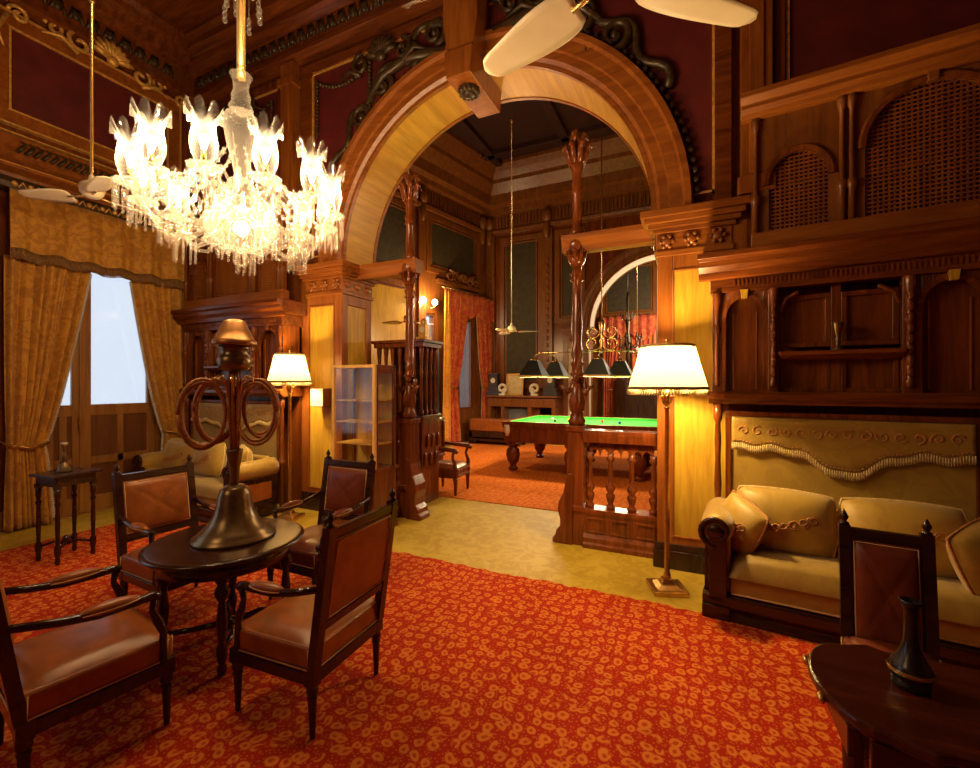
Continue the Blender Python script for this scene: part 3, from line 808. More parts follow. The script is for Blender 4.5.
# ------------------------------------------------------------------ round table with the whip stand
t = thing('round_table', 'dark round table with turned legs between four leather armchairs', 'table', (TX, TY, 0))
m = MB(); m.lathe([(.40,.632),(.425,.638),(.435,.648),(.435,.656),(.425,.664),(.41,.668)], 56); obj('tabletop', m, TABLEW, t)
m = MB(); m.lathe([(.345,.545),(.36,.55),(.36,.632),(.345,.632)], 48, cap=False); obj('apron', m, TABLEW, t)
for k in range(4):
    a = -.68+PI/2*k; x, y = .325*math.cos(a), .325*math.sin(a)
    l = MB(); l.lathe([(.012,.011),(.022,.02),(.026,.05),(.016,.075),(.024,.10),(.028,.13),(.028,.17),(.018,.19),(.030,.30),(.020,.40),(.018,.42),(.034,.45),(.040,.475),(.030,.50),(.022,.515),(.034,.53),(.034,.632)], 12, (x, y))
    obj('leg', l, TABLEW, t)
m = MB()
for k in range(4):
    a = -.68+PI/2*k
    m.tube([(.325*math.cos(a), .325*math.sin(a), .15), (.18*math.cos(a+.25), .18*math.sin(a+.25), .165), (.05*math.cos(a), .05*math.sin(a), .15)], [.018,.016,.02], 8)
m.lathe([(.05,.135),(.06,.15),(.05,.165),(.02,.18),(.03,.21),(.012,.25),(.002,.27)], 12); obj('stretcher', m, TABLEW, t)

t = thing('whip_stand', 'brass bell based stand with vase shaped top, standing on the round table', 'stand', (TX+.02, TY+.03, .668))
m = MB(); m.lathe([(.225,0),(.232,.008),(.230,.018),(.205,.032),(.202,.04),(.178,.062),(.140,.105),(.112,.155),(.098,.21),(.090,.265),(.076,.305),(.052,.322),(.028,.328)], 44); obj('bell_base', m, BRONZE, t)
m = MB(); m.lathe([(.022,.325),(.028,.345),(.024,.38),(.032,.44),(.045,.53),(.048,.545),(.040,.548),(.034,.50)], 20); obj('socket', m, BRONZE, t)
m = MB()
for k in range(7):
    a = 2*PI*k/7; m.tube([(.016*math.cos(a), .016*math.sin(a), .51), (.028*math.cos(a), .028*math.sin(a), .80), (.034*math.cos(a), .034*math.sin(a), .98), (.016*math.cos(a), .016*math.sin(a), 1.05)], .010, 6)
obj('rod_bundle', m, TAN, t)
m = MB(); m.lathe([(.035,1.03),(.075,1.04),(.092,1.065),(.096,1.10),(.084,1.125),(.074,1.14),(.078,1.165),(.090,1.19)], 28); obj('vase_body', m, BRONZE, t)
m = MB(); m.lathe([(.122,1.19),(.126,1.20),(.122,1.222),(.112,1.23),(.088,1.28),(.066,1.33),(.056,1.345),(.042,1.352)], 28); obj('cone_top', m, COPPER, t)
h = MB()
for k in range(6):
    a = 2*PI*k/6+.3; c, s = math.cos(a), math.sin(a)
    h.tube([(.03*c,.03*s,.84),(.05*c,.05*s,.96),(.08*c,.08*s,1.005),(.12*c,.12*s,.985),(.125*c,.125*s,.965)], .006, 6)
obj('hook_ring', h, BRASS, t)
whips = [(3.75, .145, .215, 'outermost coiled brown leather whip on the window side of the whip stand'),
         (3.45, .085, .20, 'inner coiled brown leather whip on the window side of the whip stand'),
         (.40, .10, .21, 'long oval coil of brown leather whip on the lamp side of the whip stand'),
         (.85, .135, .19, 'wider coil of brown leather whip facing the floor lamp, on the whip stand'),
         (2.3, .07, .20, 'narrow coiled whip hanging at the back of the whip stand')]
for an, off, R, lab in whips:
    ax = an+.42
    w = MB(); c, s = math.cos(ax), math.sin(ax); pts = []
    N = 60
    for i in range(N+1):
        q = 2*PI*2*i/N; rr = R*(.93+.07*math.cos(q*.5)); 
        u = (off+.02)+rr*.58*math.cos(q); v = .985-R+rr*math.sin(q)
        wob = .010*math.sin(q*.5)
        pts.append((u*c-wob*s, u*s+wob*c, v))
    w.tube(pts, .0105, 7)
    o = obj('coiled_whip', w, TAN); o.location = (TX+.02, TY+.03, .668)
    tag(o, lab, 'whip', 'coiled whips on the stand')

# ------------------------------------------------------------------ little stand with bottle by the window
t = thing('plant_stand', 'small dark square table with turned legs beside the gold curtain', 'table', (-4.97, -2.15, 0), .12)
m = MB(); m.box(-.185,.185,-.185,.185,.785,.81); obj('tabletop', m, TABLEW, t, .006)
m = MB(); m.box(-.15,.15,-.15,.15,.70,.785); obj('apron', m, TABLEW, t, .004)
for x in (-.135,.135):
    for y in (-.135,.135):
        l = MB(); l.lathe([(.010,.011),(.020,.03),(.016,.08),(.024,.11),(.024,.17),(.014,.19),(.019,.36),(.014,.52),(.022,.55),(.013,.57),(.021,.62),(.022,.70)], 10, (x, y)); l.box(x-.022,x+.022,y-.022,y+.022,.68,.72)
        obj('leg', l, TABLEW, t)
m = MB()
for x in (-1, 1):
    for y in (-1, 1): m.tube([(.135*x,.135*y,.14),(.08*x,.05*y,.17),(0,0,.14)], .012, 6)
m.ball((0,0,.18), (.035,.035,.045), 8, 6); obj('stretcher', m, TABLEW, t)
t = thing('candle_holder', 'slim dark candlestick on the small square table by the curtain', 'candlestick', (-4.98, -2.16, .81))
m = MB(); m.lathe([(.055,0),(.058,.012),(.045,.03),(.050,.05),(.022,.075),(.018,.11),(.030,.13),(.016,.16),(.012,.22),(.024,.245),(.024,.25)], 16); obj('stem', m, BRONZE, t)
m = MB(); m.lathe([(.026,.25),(.028,.268),(.018,.27)], 12); obj('candle_cup', m, BEADS, t)

# ------------------------------------------------------------------ floor lamps
def floor_lamp(loc, label, h, sr, power):
    t = thing('floor_lamp', label, 'lamp', loc, 0.35, 'floor lamps with cream shades')
    m = MB(); m.box(-.13,.13,-.13,.13,0,.035); m.frustum((0,0),.10,.10,.035,.06,.06,.06); m.frustum((0,0),.05,.05,.06,.035,.035,.10); obj('base', m, BRASS, t, .006)
    zs = h-.40
    m = MB(); m.lathe([(.026,.10),(.030,.12),(.020,.14),(.018,zs-.16),(.024,zs-.15),(.018,zs-.13)], 16); obj('pole', m, BRASS, t)
    m = MB(); m.lathe([(.020,zs-.13),(.038,zs-.11),(.030,zs-.09),(.045,zs-.05),(.055,zs-.03),(.030,zs-.02),(.012,zs+.12),(.012,h-.08)], 16)
    for k in range(10):
        a = 2*PI*k/10; m.tube([(.024*math.cos(a),.024*math.sin(a),zs-.12),(.036*math.cos(a),.036*math.sin(a),zs-.07),(.058*math.cos(a),.058*math.sin(a),zs-.05)], .007, 5)
    obj('socket', m, BRASS, t)
    s = MB(); n = 64
    pl = lambda a, z: 1+.012*math.cos(32*a)
    s.lathe([(sr,zs),(sr*.93,zs+.07),(sr*.80,zs+.20),(sr*.68,zs+.34)], n, cap=False, mod=pl)
    so = obj('lamp_shade', s, SHADE, t)
    b = MB(); b.lathe([(sr+.004,zs-.002),(sr+.006,zs+.012),(sr+.002,zs+.02)], 48, cap=False); obj('shade_band', b, FRINGE, so)
    b = MB(); b.lathe([(sr*.68+.003,zs+.325),(sr*.68+.004,zs+.345)], 48, cap=False); obj('shade_top_band', b, CREAMF, so)
    f = MB()
    for k in range(90):
        a = 2*PI*k/90; x, y = (sr+.003)*math.cos(a), (sr+.003)*math.sin(a)
        f.tube([(x,y,zs),(x,y,zs-.030),(x,y,zs-.045)], [.003,.007,.003], 4)
    obj('shade_fringe', f, CREAMF, so)
    f = MB(); f.lathe([(.012,h-.08),(.016,h-.05),(.008,h-.03),(.016,h-.015),(.003,h)], 10); obj('finial', f, BRASS, t)
    bl = MB(); bl.ball((0,0,zs+.16), (.035,.035,.05), 10, 8); obj('bulb', bl, LAMPBULB, t)
    l = plight('lamp_light', (0,0,zs+.16), power, (1.0,.70,.29), .06); l.parent = t
    return t
floor_lamp((.108, -.454, 0), 'tall brass floor lamp with cream fringed shade beside the sofa and right pier', 1.98, .292, 150)
floor_lamp((-4.12, -.40, 0), 'tall brass floor lamp with cream shade beside the display case, behind the round table', 2.04, .245, 110)

# ------------------------------------------------------------------ glass display case
t = thing('display_case', 'gilt framed glass display case with shelves beside the left arch pier', 'cabinet', (-3.10, -.25, 0), 0)
x0, x1, y0, y1 = -.305, .305, -.19, .18
m = MB(); m.box(x0,x1,y0,y1,.06,.66); m.box(x0-.015,x1+.015,y0-.015,y1+.015,0,.06); m.box(x0-.015,x1+.015,y0-.015,y1+.015,.66,.70)
m.frame(x0+.03,x1-.03,.12,.60,.05,y0-.012,y0); obj('lower_cabinet', m, COLW, t, .005)
m = MB(); m.frame(x0,x1,.70,1.83,.035,y0-.005,y0+.03); m.box(x0,x0+.03,y0+.03,y1,1.795,1.83); fo = obj('gilt_frame', m, GOLDFRAME, t, .004)
m = MB(); m.box(x1-.03,x1,y0+.03,y0+.06,.70,1.80); m.box(x1-.035,x1,y1-.04,y1,.70,1.83); m.box(x0,x0+.03,y1-.04,y1,.70,1.83); m.box(x0+.03,x1,y0+.03,y1,1.80,1.83); m.box(x1-.03,x1,y0+.06,y1-.04,1.74,1.80); obj('case_frame', m, COLW, t, .004)
m = MB(); m.box(x0+.03,x1-.035,y1-.025,y1-.01,.70,1.80); obj('back_panel', m, OAK, t)
for z in (.95, 1.19, 1.43):
    m = MB(); m.box(x0+.025,x1-.03,y0+.035,y1-.03,z,z+.014); obj('shelf', m, GILT, t)
m = MB(); m.box(x0+.03,x1-.03,y0+.008,y0+.014,.73,1.80); obj('front_glass', m, VGLASS, t)
m = MB(); m.box(x1-.018,x1-.012,y0+.06,y1-.04,.70,1.74); obj('side_glass', m, VGLASS, t)

# small lit box fixed to the pier beside the lamp
t = thing('wall_box', 'small pale faced wooden box on the pier above the lamp side of the display case', 'box', (-3.93, -.10, 1.45))
m = MB(); m.box(-.11,.11,-.06,.09,-.115,.115); obj('body', m, BROWN, t, .004)
m = MB(); m.box(-.10,.10,-.066,-.06,-.105,.105); obj('face', m, IVORY, t)

# ------------------------------------------------------------------ gold curtains and valance of the door
def curtain(y_a, y_b, inner, tie_z, tie_a, tie_b, foot_a, foot_b, ztop, mat, label, M, folds=11, depth=.055, yoff=-.14, lab2='curtain', beads=BEADS, group=None, rope=BRASS):
    """y_a..y_b along the wall at the top; gathered to tie_a..tie_b at tie_z; foot_a..foot_b at the floor; inner = +1 when the free edge is at y_b"""
    t = thing('curtain', label, 'curtain', (0,0,0), 0, group)
    def sp(z):
        if z >= tie_z:
            k = (z-tie_z)/(ztop-tie_z); k = k**.8
            return tie_a+(y_a-tie_a)*k, tie_b+(y_b-tie_b)*k
        k = 1-z/tie_z; k = k**.7
        return tie_a+(foot_a-tie_a)*k, tie_b+(foot_b-tie_b)*k
    def pos(u, v):
        z = ztop-(ztop-.03)*v
        a, b = sp(z)
        g = .5+.5*min(1, abs(z-tie_z)/.5)
        w_ = u+.035*math.sin(u*11+1.3)+.012*math.sin(4*v)
        return (a+(b-a)*u, yoff+depth*g*(.75+.35*math.sin(u*17))*math.sin(w_*2*PI*folds)+.25*depth*math.sin(w_*2*PI*folds*2.3+1)+.02*math.sin(9*u+3*v), z)
    m = MB(M); m.grid(pos, folds*10+1, 46)
    o = obj('drape', m, mat, t)
    s = o.modifiers.new('s', 'SOLIDIFY'); s.thickness = .006
    e = MB(M); ue = 1 if inner > 0 else 0
    pts = [pos(ue, .02+.96*i/110) for i in range(111)]
    for i, p in enumerate(pts): e.ball((p[0]+.012*inner, p[1]-.01, p[2]), (.021,.021,.015), 6, 4)
    bo = obj('edge_trim', e, beads, t)
    r = MB(M); a, b = sp(tie_z)
    r.tube([(a-.03, yoff-.07, tie_z+.05), ((a+b)/2, yoff-.10, tie_z), (b+.03, yoff-.07, tie_z+.03), (b+.02, yoff+.07, tie_z+.05), (a-.03, yoff+.08, tie_z+.07)], .014, 7, True)
    obj('tieback', r, rope, t)
    return t
curtain(-2.10, -1.36, 1, .92, -2.08, -1.80, -2.10, -1.72, 3.02, CURTAIN, 'gold damask curtain tied back on the side of the small square table', MW, 7, .05)
curtain(-.92, -.20, -1, .92, -.52, -.22, -.56, -.20, 3.02, CURTAIN, 'gold damask curtain tied back on the side of the sofa alcove', MW, 6, .05)
t = thing('curtain_valance', 'gathered gold damask valance with brown fringe above the glazed door', 'valance', (0,0,0))
def vp(u, v):
    z = 3.74-(.74)*v; y = -2.08+1.90*u
    return (y, -.19-.02*v-.022*v**.3*math.sin(u*2*PI*6+.9*math.sin(4*u))-.006*math.sin(u*2*PI*17+2), z+.012*math.sin(u*2*PI*6)*v)
m = MB(MW); m.grid(vp, 150, 10); vo = obj('cloth', m, CURTAIN, t); s = vo.modifiers.new('s','SOLIDIFY'); s.thickness = .006
f = MB(MW)
for i in range(150):
    u = i/149; p = vp(u, 1); f.tube([(p[0],p[1]-.008,p[2]+.09),(p[0],p[1]-.012,p[2]+.02),(p[0],p[1]-.012,p[2]-.035)], [.007,.009,.005], 5)
obj('fringe', f, FRINGE, t)

# ------------------------------------------------------------------ alcove units: wall cabinet, lattice screen, sofa
def arch_frame(mb, x0, x1, z0, z1, w, y0, y1, k=.5):
    """frame with an elliptical head between x0..x1"""
    cx = (x0+x1)/2; a = (x1-x0)/2; b = min(a*1.0, (z1-z0)*k); zs = z1-b-w
    mb.box(x0, x0+w, y0, y1, z0, zs); mb.box(x1-w, x1, y0, y1, z0, zs)
    n = 16
    for i in range(n):
        p = [(cx+(a-w*q)*math.cos(PI*j/n), zs+(b+w-w*q)*math.sin(PI*j/n)) for q in (0,1) for j in (i, i+1)]
        mb.prism([p[2], p[3], p[1], p[0]], y0, y1)
    return cx, zs, a-w, b
def spandrel(mb, x0, x1, z0, z1, cx, zs, a, b, y0, y1):
    """flat board x0..x1, z0..z1 with the arch opening cut away"""
    n = 18
    if x0 < cx-a: mb.box(x0, cx-a, y0, y1, z0, z1)
    if x1 > cx+a: mb.box(cx+a, x1, y0, y1, z0, z1)
    for i in range(n):
        xa, xb = cx-a*math.cos(PI*i/n), cx-a*math.cos(PI*(i+1)/n)
        za, zb = zs+b*math.sin(PI*i/n), zs+b*math.sin(PI*(i+1)/n)
        mb.prism([(xa,za),(xb,zb),(xb,z1),(xa,z1)], y0, y1)
def alcove(side, loc, rz, w, b0, b1, depth, label_c, label_s, label_sofa, mid_mat, sofa_x0, sofa_x1, scr_x0):
    # ---- wall cabinet
    t = thing('wall_cabinet', label_c, 'cabinet', loc, rz)
    m = MB()
    m.box(0, w, depth-.03, depth, .02, 2.50)
    m.box(0, .03, 0, depth, 1.5, 2.50); m.box(w-.03, w, 0, depth, 1.5, 2.50)
    obj('back_board', m, MAHOG, t)
    c = MB()
    c.run([(depth,2.50),(-.03,2.50),(-.03,2.46),(-.06,2.47),(-.07,2.52),(-.11,2.56),(-.12,2.60),(-.16,2.62),(-.16,2.66),(depth,2.66)], -.10, w+.10)
    c.box(-.02, w+.02, -.02, depth, 2.36, 2.50)
    obj('cornice', c, MAHOGX, t, .004)
    c = MB(); x = .15
    while x < w-.1: c.box(x, x+.012, -.03, -.02, 2.40, 2.45); x += .028
    obj('dentil_band', c, MAHOG, t)
    for x in (0.03, b0, b1, w-.03):
        p = MB(); p.box(x-.035, x+.035, 0, .07, 1.55, 2.36)
        p.lathe([(.018,1.60),(.026,1.63),(.018,1.66),(.024,1.85),(.016,2.02),(.030,2.05),(.030,2.08),(.016,2.10),(.024,2.25),(.034,2.30),(.034,2.36)], 10, (x, -.01))
        if x in (b0, b1):
            for i in range(8): p.ball((x, -.03, 1.70+.075*i), (.022, .022, .035), 6, 5)
        obj('post', p, MAHOG, t, .004)
    for xa, xb in ((.065, b0-.035), (b1+.035, w-.065)):
        a = MB(); cx, zs, aa, bb = arch_frame(a, xa, xb, 1.56, 2.34, .03, .0, .05)
        spandrel(a, xa, xb, zs, 2.36, cx, zs, aa, bb, .012, .04)
        ao = obj('arch_panel_frame', a, MAHOG, t, .003)
        k = MB(); k.prism([(cx-.020,2.30),(cx+.020,2.30),(cx+.028,2.37),(cx-.028,2.37)], -.03, .01); obj('keystone', k, OAK if side > 0 else MAHOG, ao, .003)
        q = MB(); q.box(xa+.03, xb-.03, .075, .095, 1.56, 2.36); obj('arch_panel', q, MAHOG, ao)
        g = MB(); g.box(xa+.075, xa+.083, .065, .08, 1.58, 2.2); g.box(xb-.083, xb-.075, .065, .08, 1.58, 2.2); obj('bead', g, REDWOODV, ao)
    xa, xb = b0+.04, b1-.04; xm_ = (xa+xb)/2
    q = MB()
    for ua, ub in ((xa, xm_-.03), (xm_+.03, xb)):
        q.frame(ua, ub, 1.90, 2.30, .035, .06, .09); q.frame(ua, ub, 1.56, 1.83, .03, .06, .09)
    q.box(xm_-.03, xm_+.03, .06, .09, 1.56, 2.36)
    q.tube([(xa, .03, 2.18), (xa+.04, .02, 2.27), (xa+.12, .02, 2.32)], .016, 6); q.tube([(xb, .03, 2.18), (xb-.04, .02, 2.27), (xb-.12, .02, 2.32)], .016, 6)
    obj('centre_frame', q, MAHOG, t, .004)
    for ua, ub in ((xa+.03, xm_-.06), (xm_+.06, xb-.03)):
        q = MB(); q.box(ua, ub, .085, .10, 1.93, 2.28); obj('centre_panel', q, mid_mat, t)
        q = MB(); q.box(ua, ub, .085, .10, 1.58, 1.81); obj('lower_panel', q, MAHOG, t)
    q = MB(); q.box(xa-.01, xb+.01, -.08, .09, 1.835, 1.865); q.run([(.0,1.80),(-.05,1.82),(-.08,1.835),(.06,1.835)], xa, xb); obj('shelf', q, MAHOGX, t, .004)
    q = MB(); q.run([(depth,1.46),(-.02,1.46),(-.03,1.48),(-.06,1.50),(-.06,1.54),(-.03,1.56),(depth,1.56)], -.03, w+.03); obj('rail', q, MAHOGX, t, .004)
    for x in (.035, w-.035):
        q = MB(); q.lathe([(.030,.02),(.030,.60),(.042,.62),(.042,.65),(.022,.67),(.028,.80),(.020,1.0),(.026,1.15),(.020,1.30),(.034,1.34),(.034,1.46)], 12, (x, .02)); obj('colonnette', q, MAHOG, t)
    # upholstered wall panel with scalloped, fringed pelmet
    q = MB(); q.frame(.09, w-.09, .42, 1.40, .04, .02, .06); obj('panel_frame', q, MAHOG, t, .004)
    q = MB(); q.box(.125, w-.125, .04, .07, .44, 1.37); po = obj('upholstered_panel', q, SOFA, t)
    def low(x):
        s = (x-.13)/(w-.26)
        return 1.13-.17*math.exp(-((s-.52)/.15)**2) + .012*math.sin(s*40)
    q = MB(); n = 60
    def pel(u, v):
        x = .135+(w-.27)*u; return (x, .025, 1.355+(low(x)-1.355)*v)
    q.grid(pel, n, 6); so = obj('pelmet', q, SOFA, t); md = so.modifiers.new('s','SOLIDIFY'); md.thickness = .012
    q = MB()
    for i in range(100):
        x = .14+(w-.28)*i/99; z = low(x); q.tube([(x,.008,z+.012),(x,.006,z-.02),(x,.008,z-.045)], [.004,.006,.003], 4)
    obj('pelmet_fringe', q, CREAMF, so)
    q = MB()
    for i in range(60):
        x = .15+(w-.30)*i/59; z = low(x)+.03
        q.ball((x, .012, z), (.008,.006,.006), 6, 4)
    for i in range(14):
        x = .22+(w-.44)*i/13; q.tube([(x+p[0], .012, p[2]) for p in spiral(0, 1.25, .04, .008, i, 1.1, 0, 14, 1 if i % 2 else -1)], .006, 5)
    obj('embroidery', q, EMBROID, so)
    # ---- lattice screen above
    s = thing('lattice_screen', label_s, 'screen', loc, rz)
    Z0, Z1 = 2.665, 3.70; X0 = scr_x0; X1 = X0+1.62 if side > 0 else w
    rail_ = MB(); rail_.box(X0, X1, -.02, .10, Z0, Z0+.14); rail_.box(X0, X1, .02, .30, Z0, Z0+.03)
    obj('base_rail', rail_, REDWOOD, s, .006)
    c = MB(); c.run([(.10,Z1),(-.05,Z1),(-.06,Z1+.03),(-.10,Z1+.05),(-.10,Z1+.08),(-.15,Z1+.12),(-.15,Z1+.16),(.10,Z1+.16)], X0-.07, X1+.07); obj('cornice', c, REDWOOD, s, .004)
    xs = [(X0+.07, X0+.54), (X0+.65, X0+1.44)] if side > 0 else [(X0+.1, X0+.5), (X0+.62, X0+1.38), (X0+1.5, X1-.1)]
    b = MB(); prev = X0; openings = []
    for j, (xa, xb) in enumerate(xs):
        big = (xb-xa) > .6
        cx = (xa+xb)/2; a = (xb-xa)/2-.05; zs = 3.30 if big else 3.17; bb = .36 if big else .22
        nx = xs[j+1][0] if j+1 < len(xs) else X1
        end = (xb+nx)/2 if j+1 < len(xs) else X1
        spandrel(b, prev, end, Z0+.14, Z1, cx, zs, a, bb, .02, .06)
        b.box(prev, cx-a, .02, .06, Z0+.14, zs) if False else None
        prev = end; openings.append((cx, zs, a, bb))
    obj('board', b, BROWN if side > 0 else MAHOG, s)
    for cx, zs, a, bb in openings:
        r = MB(); n = 24; prof = []
        for i in range(n+1):
            c_, s_ = math.cos(PI*i/n), math.sin(PI*i/n)
            prof.append([(cx+(a+q)*c_, y_, zs+(bb+q)*s_) for q, y_ in ((0,.04),(0,-.005),(.03,-.012),(.045,.0),(.045,.04))])
        vs = [p for ring in prof for p in ring]; fs = []
        for i in range(n):
            for k in range(5): fs.append((i*5+k, (i+1)*5+k, (i+1)*5+(k+1) % 5, i*5+(k+1) % 5))
        fs += [(0,1,2,3,4), tuple(n*5+k for k in (4,3,2,1,0))]
        r.add(vs, fs); mo = obj('arch_mould', r, MAHOG, s)
        if a > .3:
            r = MB(); r.prism([(cx-.025,zs+bb-.01),(cx+.025,zs+bb-.01),(cx+.035,zs+bb+.10),(cx-.035,zs+bb+.10)], -.03, .03); obj('keystone', r, BROWN, mo, .003)
    l = MB()
    for cx, zs, a, bb in openings:
        st = .030; x = cx-a+st*.5
        while x < cx+a:
            zt = zs+bb*math.sqrt(max(0, 1-((x-cx)/a)**2)); l.box(x-.0055, x+.0055, .045, .055, Z0+.14, zt); x += st
        z = Z0+.155
        while z < zs+bb:
            hw = a if z < zs else a*math.sqrt(max(0, 1-((z-zs)/bb)**2))
            l.box(cx-hw, cx+hw, .037, .046, z-.0055, z+.0055); z += st
    obj('lattice', l, REDWOODV, s)
    px = [X0+.03] + [(xs[j][1]+xs[j+1][0])/2 for j in range(len(xs)-1)] + [X1-.04 if side < 0 else X0+1.52]
    for x in px:
        for dx in ((-.028, .028) if x != px[0] else (0,)):
            p = MB(); p.lathe([(.022,Z0+.14),(.022,Z0+.36),(.034,Z0+.38),(.034,Z0+.42),(.017,Z0+.44),(.015,Z1-.10),(.024,Z1-.08),(.030,Z1-.03),(.030,Z1)], 10, (x+dx, 0))
            obj('colonnette', p, BROWN, s)
    # ---- sofa
    t = thing('sofa', label_sofa, 'sofa', loc, rz)
    FX0, FX1 = sofa_x0, sofa_x1; FY = -.64
    m = MB(); m.box(FX0+.04, FX1-.04, FY+.02, -.03, .03, .17); m.run([(FY+.02,.17),(FY-.01,.16),(FY-.01,.10),(FY+.01,.06),(FY-.02,.03),(FY-.02,.0),(FY+.1,0),(FY+.1,.17)], FX0, FX1); obj('base', m, TABLEW, t, .006)
    m = MB(); m.box(FX0+.17, FX1-.17, FY+.03, -.05, .17, .30); obj('seat_frame', m, SOFA, t, .01)
    m = MB()
    def sc(u, v):
        a = 2*u-1; b = 2*v-1
        return ((FX0+FX1)/2+a*((FX1-FX0)/2-.16), (FY-.05)/2+b*((-.05-FY)/2-.005), .30+.15*max(0, (1-a**10)*(1-b**6))**.4)
    m.grid(sc, 50, 24); obj('seat_cushion', m, SOFA, t)
    w_ = MB(); w_.tube([(FX0+.18, FY+.025, .185), (FX1-.18, FY+.025, .185)], .006, 6); o_ = obj('welt', w_, WELT, t)
    m = MB(); m.box(FX0+.15, FX1-.15, -.13, -.03, .17, .72); obj('back_cushion', m, SOFA, t, .03, 3)
    for sx, X in ((1, FX0), (-1, FX1)):
        m = MB(); m.box(min(X+sx*.03, X+sx*.17), max(X+sx*.03, X+sx*.17), FY+.05, -.05, .17, .58); ao = obj('arm', m, SOFA, t, .02, 3)
        b_ = MB(); n = 22
        b_.tube([(X+sx*.085, FY+.01+(-.06-FY)*i/8, .60) for i in range(9)], [.085,.105,.11,.11,.11,.11,.11,.11,.11], 16); obj('bolster', b_, PILLOW, ao)
        f = MB(); f.box(min(X+sx*.04, X+sx*.15), max(X+sx*.04, X+sx*.15), FY-.01, FY+.05, .12, .58)
        f.tube([(q[0], FY, q[2]) for q in spiral(X+sx*.085, .60, .11, .03, -PI/2, 1.4, FY, 24, -sx)], .020, 7)
        f.ball((X+sx*.085, FY-.01, .60), (.05,.02,.05), 10, 6); f.box(min(X-sx*.0, X+sx*.17), max(X-sx*.0, X+sx*.17), FY-.03, FY+.06, 0, .10)
        obj('arm_front', f, TABLEW, ao, .005)
        e = MB(); xo = X+sx*.03; e.box(min(xo, xo-sx*.02), max(xo, xo-sx*.02), FY+.05, -.05, .17, .50); obj('arm_side', e, TABLEW, ao)
        e2 = MB(); xo = X+sx*.008; e2.box(min(xo, xo-sx*.006), max(xo, xo-sx*.006), FY+.14, -.14, .23, .44); obj('arm_inset', e2, LEATHER, ao)
    return t
def pillow(loc, rot, size, label, th=.10, tassel=False):
    size = (size[0]*1.12, size[1]*1.12)
    t = thing('cushion', label, 'cushion', loc, 0, 'sofa cushions')
    t.rotation_euler = rot
    m = MB(); m.cushion((0,0,0), (size[0], th*1.25, size[1]), 2.6); obj('cover', m, PILLOW, t)
    def sf(x, z):
        a = min(1, abs(x/size[0])); b = min(1, abs(z/size[1]))
        return (x*math.sqrt(1-.17*b*b), -th*1.25*max(0.0, (1-a**2.6)*(1-b**2.6))**.5-.003, z*math.sqrt(1-.17*a*a))
    e = MB(); stem = []
    for i in range(25):
        q = i/24; stem.append(sf((-.62+1.2*q)*size[0], (-.45+.62*q+.10*math.sin(i*.9))*size[1]))
    e.tube(stem, .006, 5)
    for i in range(7):
        x0_, z0_ = (-.56+.18*i)*size[0], (-.42+.60*(i+.3)/7)*size[1]
        e.tube([sf(x0_, z0_-.01)] + [sf(x0_+p[0], z0_+p[2]) for p in spiral(0, 0, .036, .008, i, 1.1, 0, 14, 1 if i % 2 else -1)], .005, 5)
    obj('embroidery', e, EMBROID, t)
    pts = []
    for i in range(80):
        q = i/80*4; s = int(q); f = 2*(q-s)-1
        pts.append([(f,-1),(1,f),(-f,1),(-1,-f)][s])
    c = MB(); c.tube([(p[0]*size[0]*math.sqrt(1-.17*p[1]**2), 0, p[1]*size[1]*math.sqrt(1-.17*p[0]**2)) for p in pts], .008, 6, True)
    obj('cord_edge', c, EMBROID if tassel else CREAMF, t)
    return t

RL = (.44, -.12, 0); RZ = -.103
alcove(1, RL, RZ, 1.66, .42, 1.20, .34,
       'dark mahogany wall cabinet with arched panels above the gold sofa on the right',
       'wooden lattice screen with small and large arches above the dark wall cabinet',
       'olive gold sofa with scrolled arm beside the large floor lamp', MAHOG, -.02, 1.78, .27)
def rl(x, y, z):
    c, s = math.cos(RZ), math.sin(RZ); return (RL[0]+x*c-y*s, RL[1]+x*s+y*c, z)
pillow(rl(.47,-.27,.64), (-.22,.03,RZ+.0), (.275,.20), 'large gold cushion with red embroidered spray, beside the scrolled sofa arm')
pillow(rl(1.10,-.27,.64), (-.22,-.02,RZ-.03), (.285,.20), 'large gold cushion behind the red leather chair on the right sofa')
pillow(rl(.20,-.36,.60), (-.25,.35,RZ-.85), (.17,.165), 'small gold cushion with dark cord edge leaning on the scrolled sofa arm', .075, True)
pillow(rl(1.46,-.40,.60), (-.25,-.3,RZ+.75), (.20,.20), 'embroidered gold cushion cut by the right edge of the picture', .08, True)
LL = (-6.36, -.30, 0)
alcove(-1, LL, 0, 2.0, .52, 1.48, .29,
       'glossy mahogany wall cabinet between the gold curtain and left pier, behind the chandelier',
       'wooden lattice screen high behind the chandelier, over the left wall cabinet',
       'olive gold sofa between the gold curtain and the further floor lamp', MIRROR, .02, 1.98, 0.0)
pillow((-5.98,-.57,.65), (-.2,.05,.12), (.26,.20), 'gold cushion on the further sofa, beside the gold curtain')
pillow((-5.35,-.58,.65), (-.2,-.05,-.05), (.26,.20), 'gold cushion in the middle of the further sofa behind the whip stand')
pillow((-4.72,-.60,.65), (-.2,.1,-.45), (.20,.19), 'gold cushion leaning on the lamp side arm of the further sofa', .09)

def goblet(loc, label):
    t = thing('goblet', label, 'vase', loc, 0, 'small vases on the cabinet shelves')
    m = MB(); m.lathe([(.040,0),(.042,.008),(.014,.02),(.012,.06),(.018,.08),(.010,.10),(.024,.13),(.036,.19),(.040,.20),(.034,.20)], 14); obj('body', m, BRONZE, t)
    return t
goblet(rl(.81,-.02,1.866), 'small dark vase on the shelf of the right wall cabinet')
goblet((-4.98,-.33,1.866), 'small dark goblet on the shelf of the far left wall cabinet')

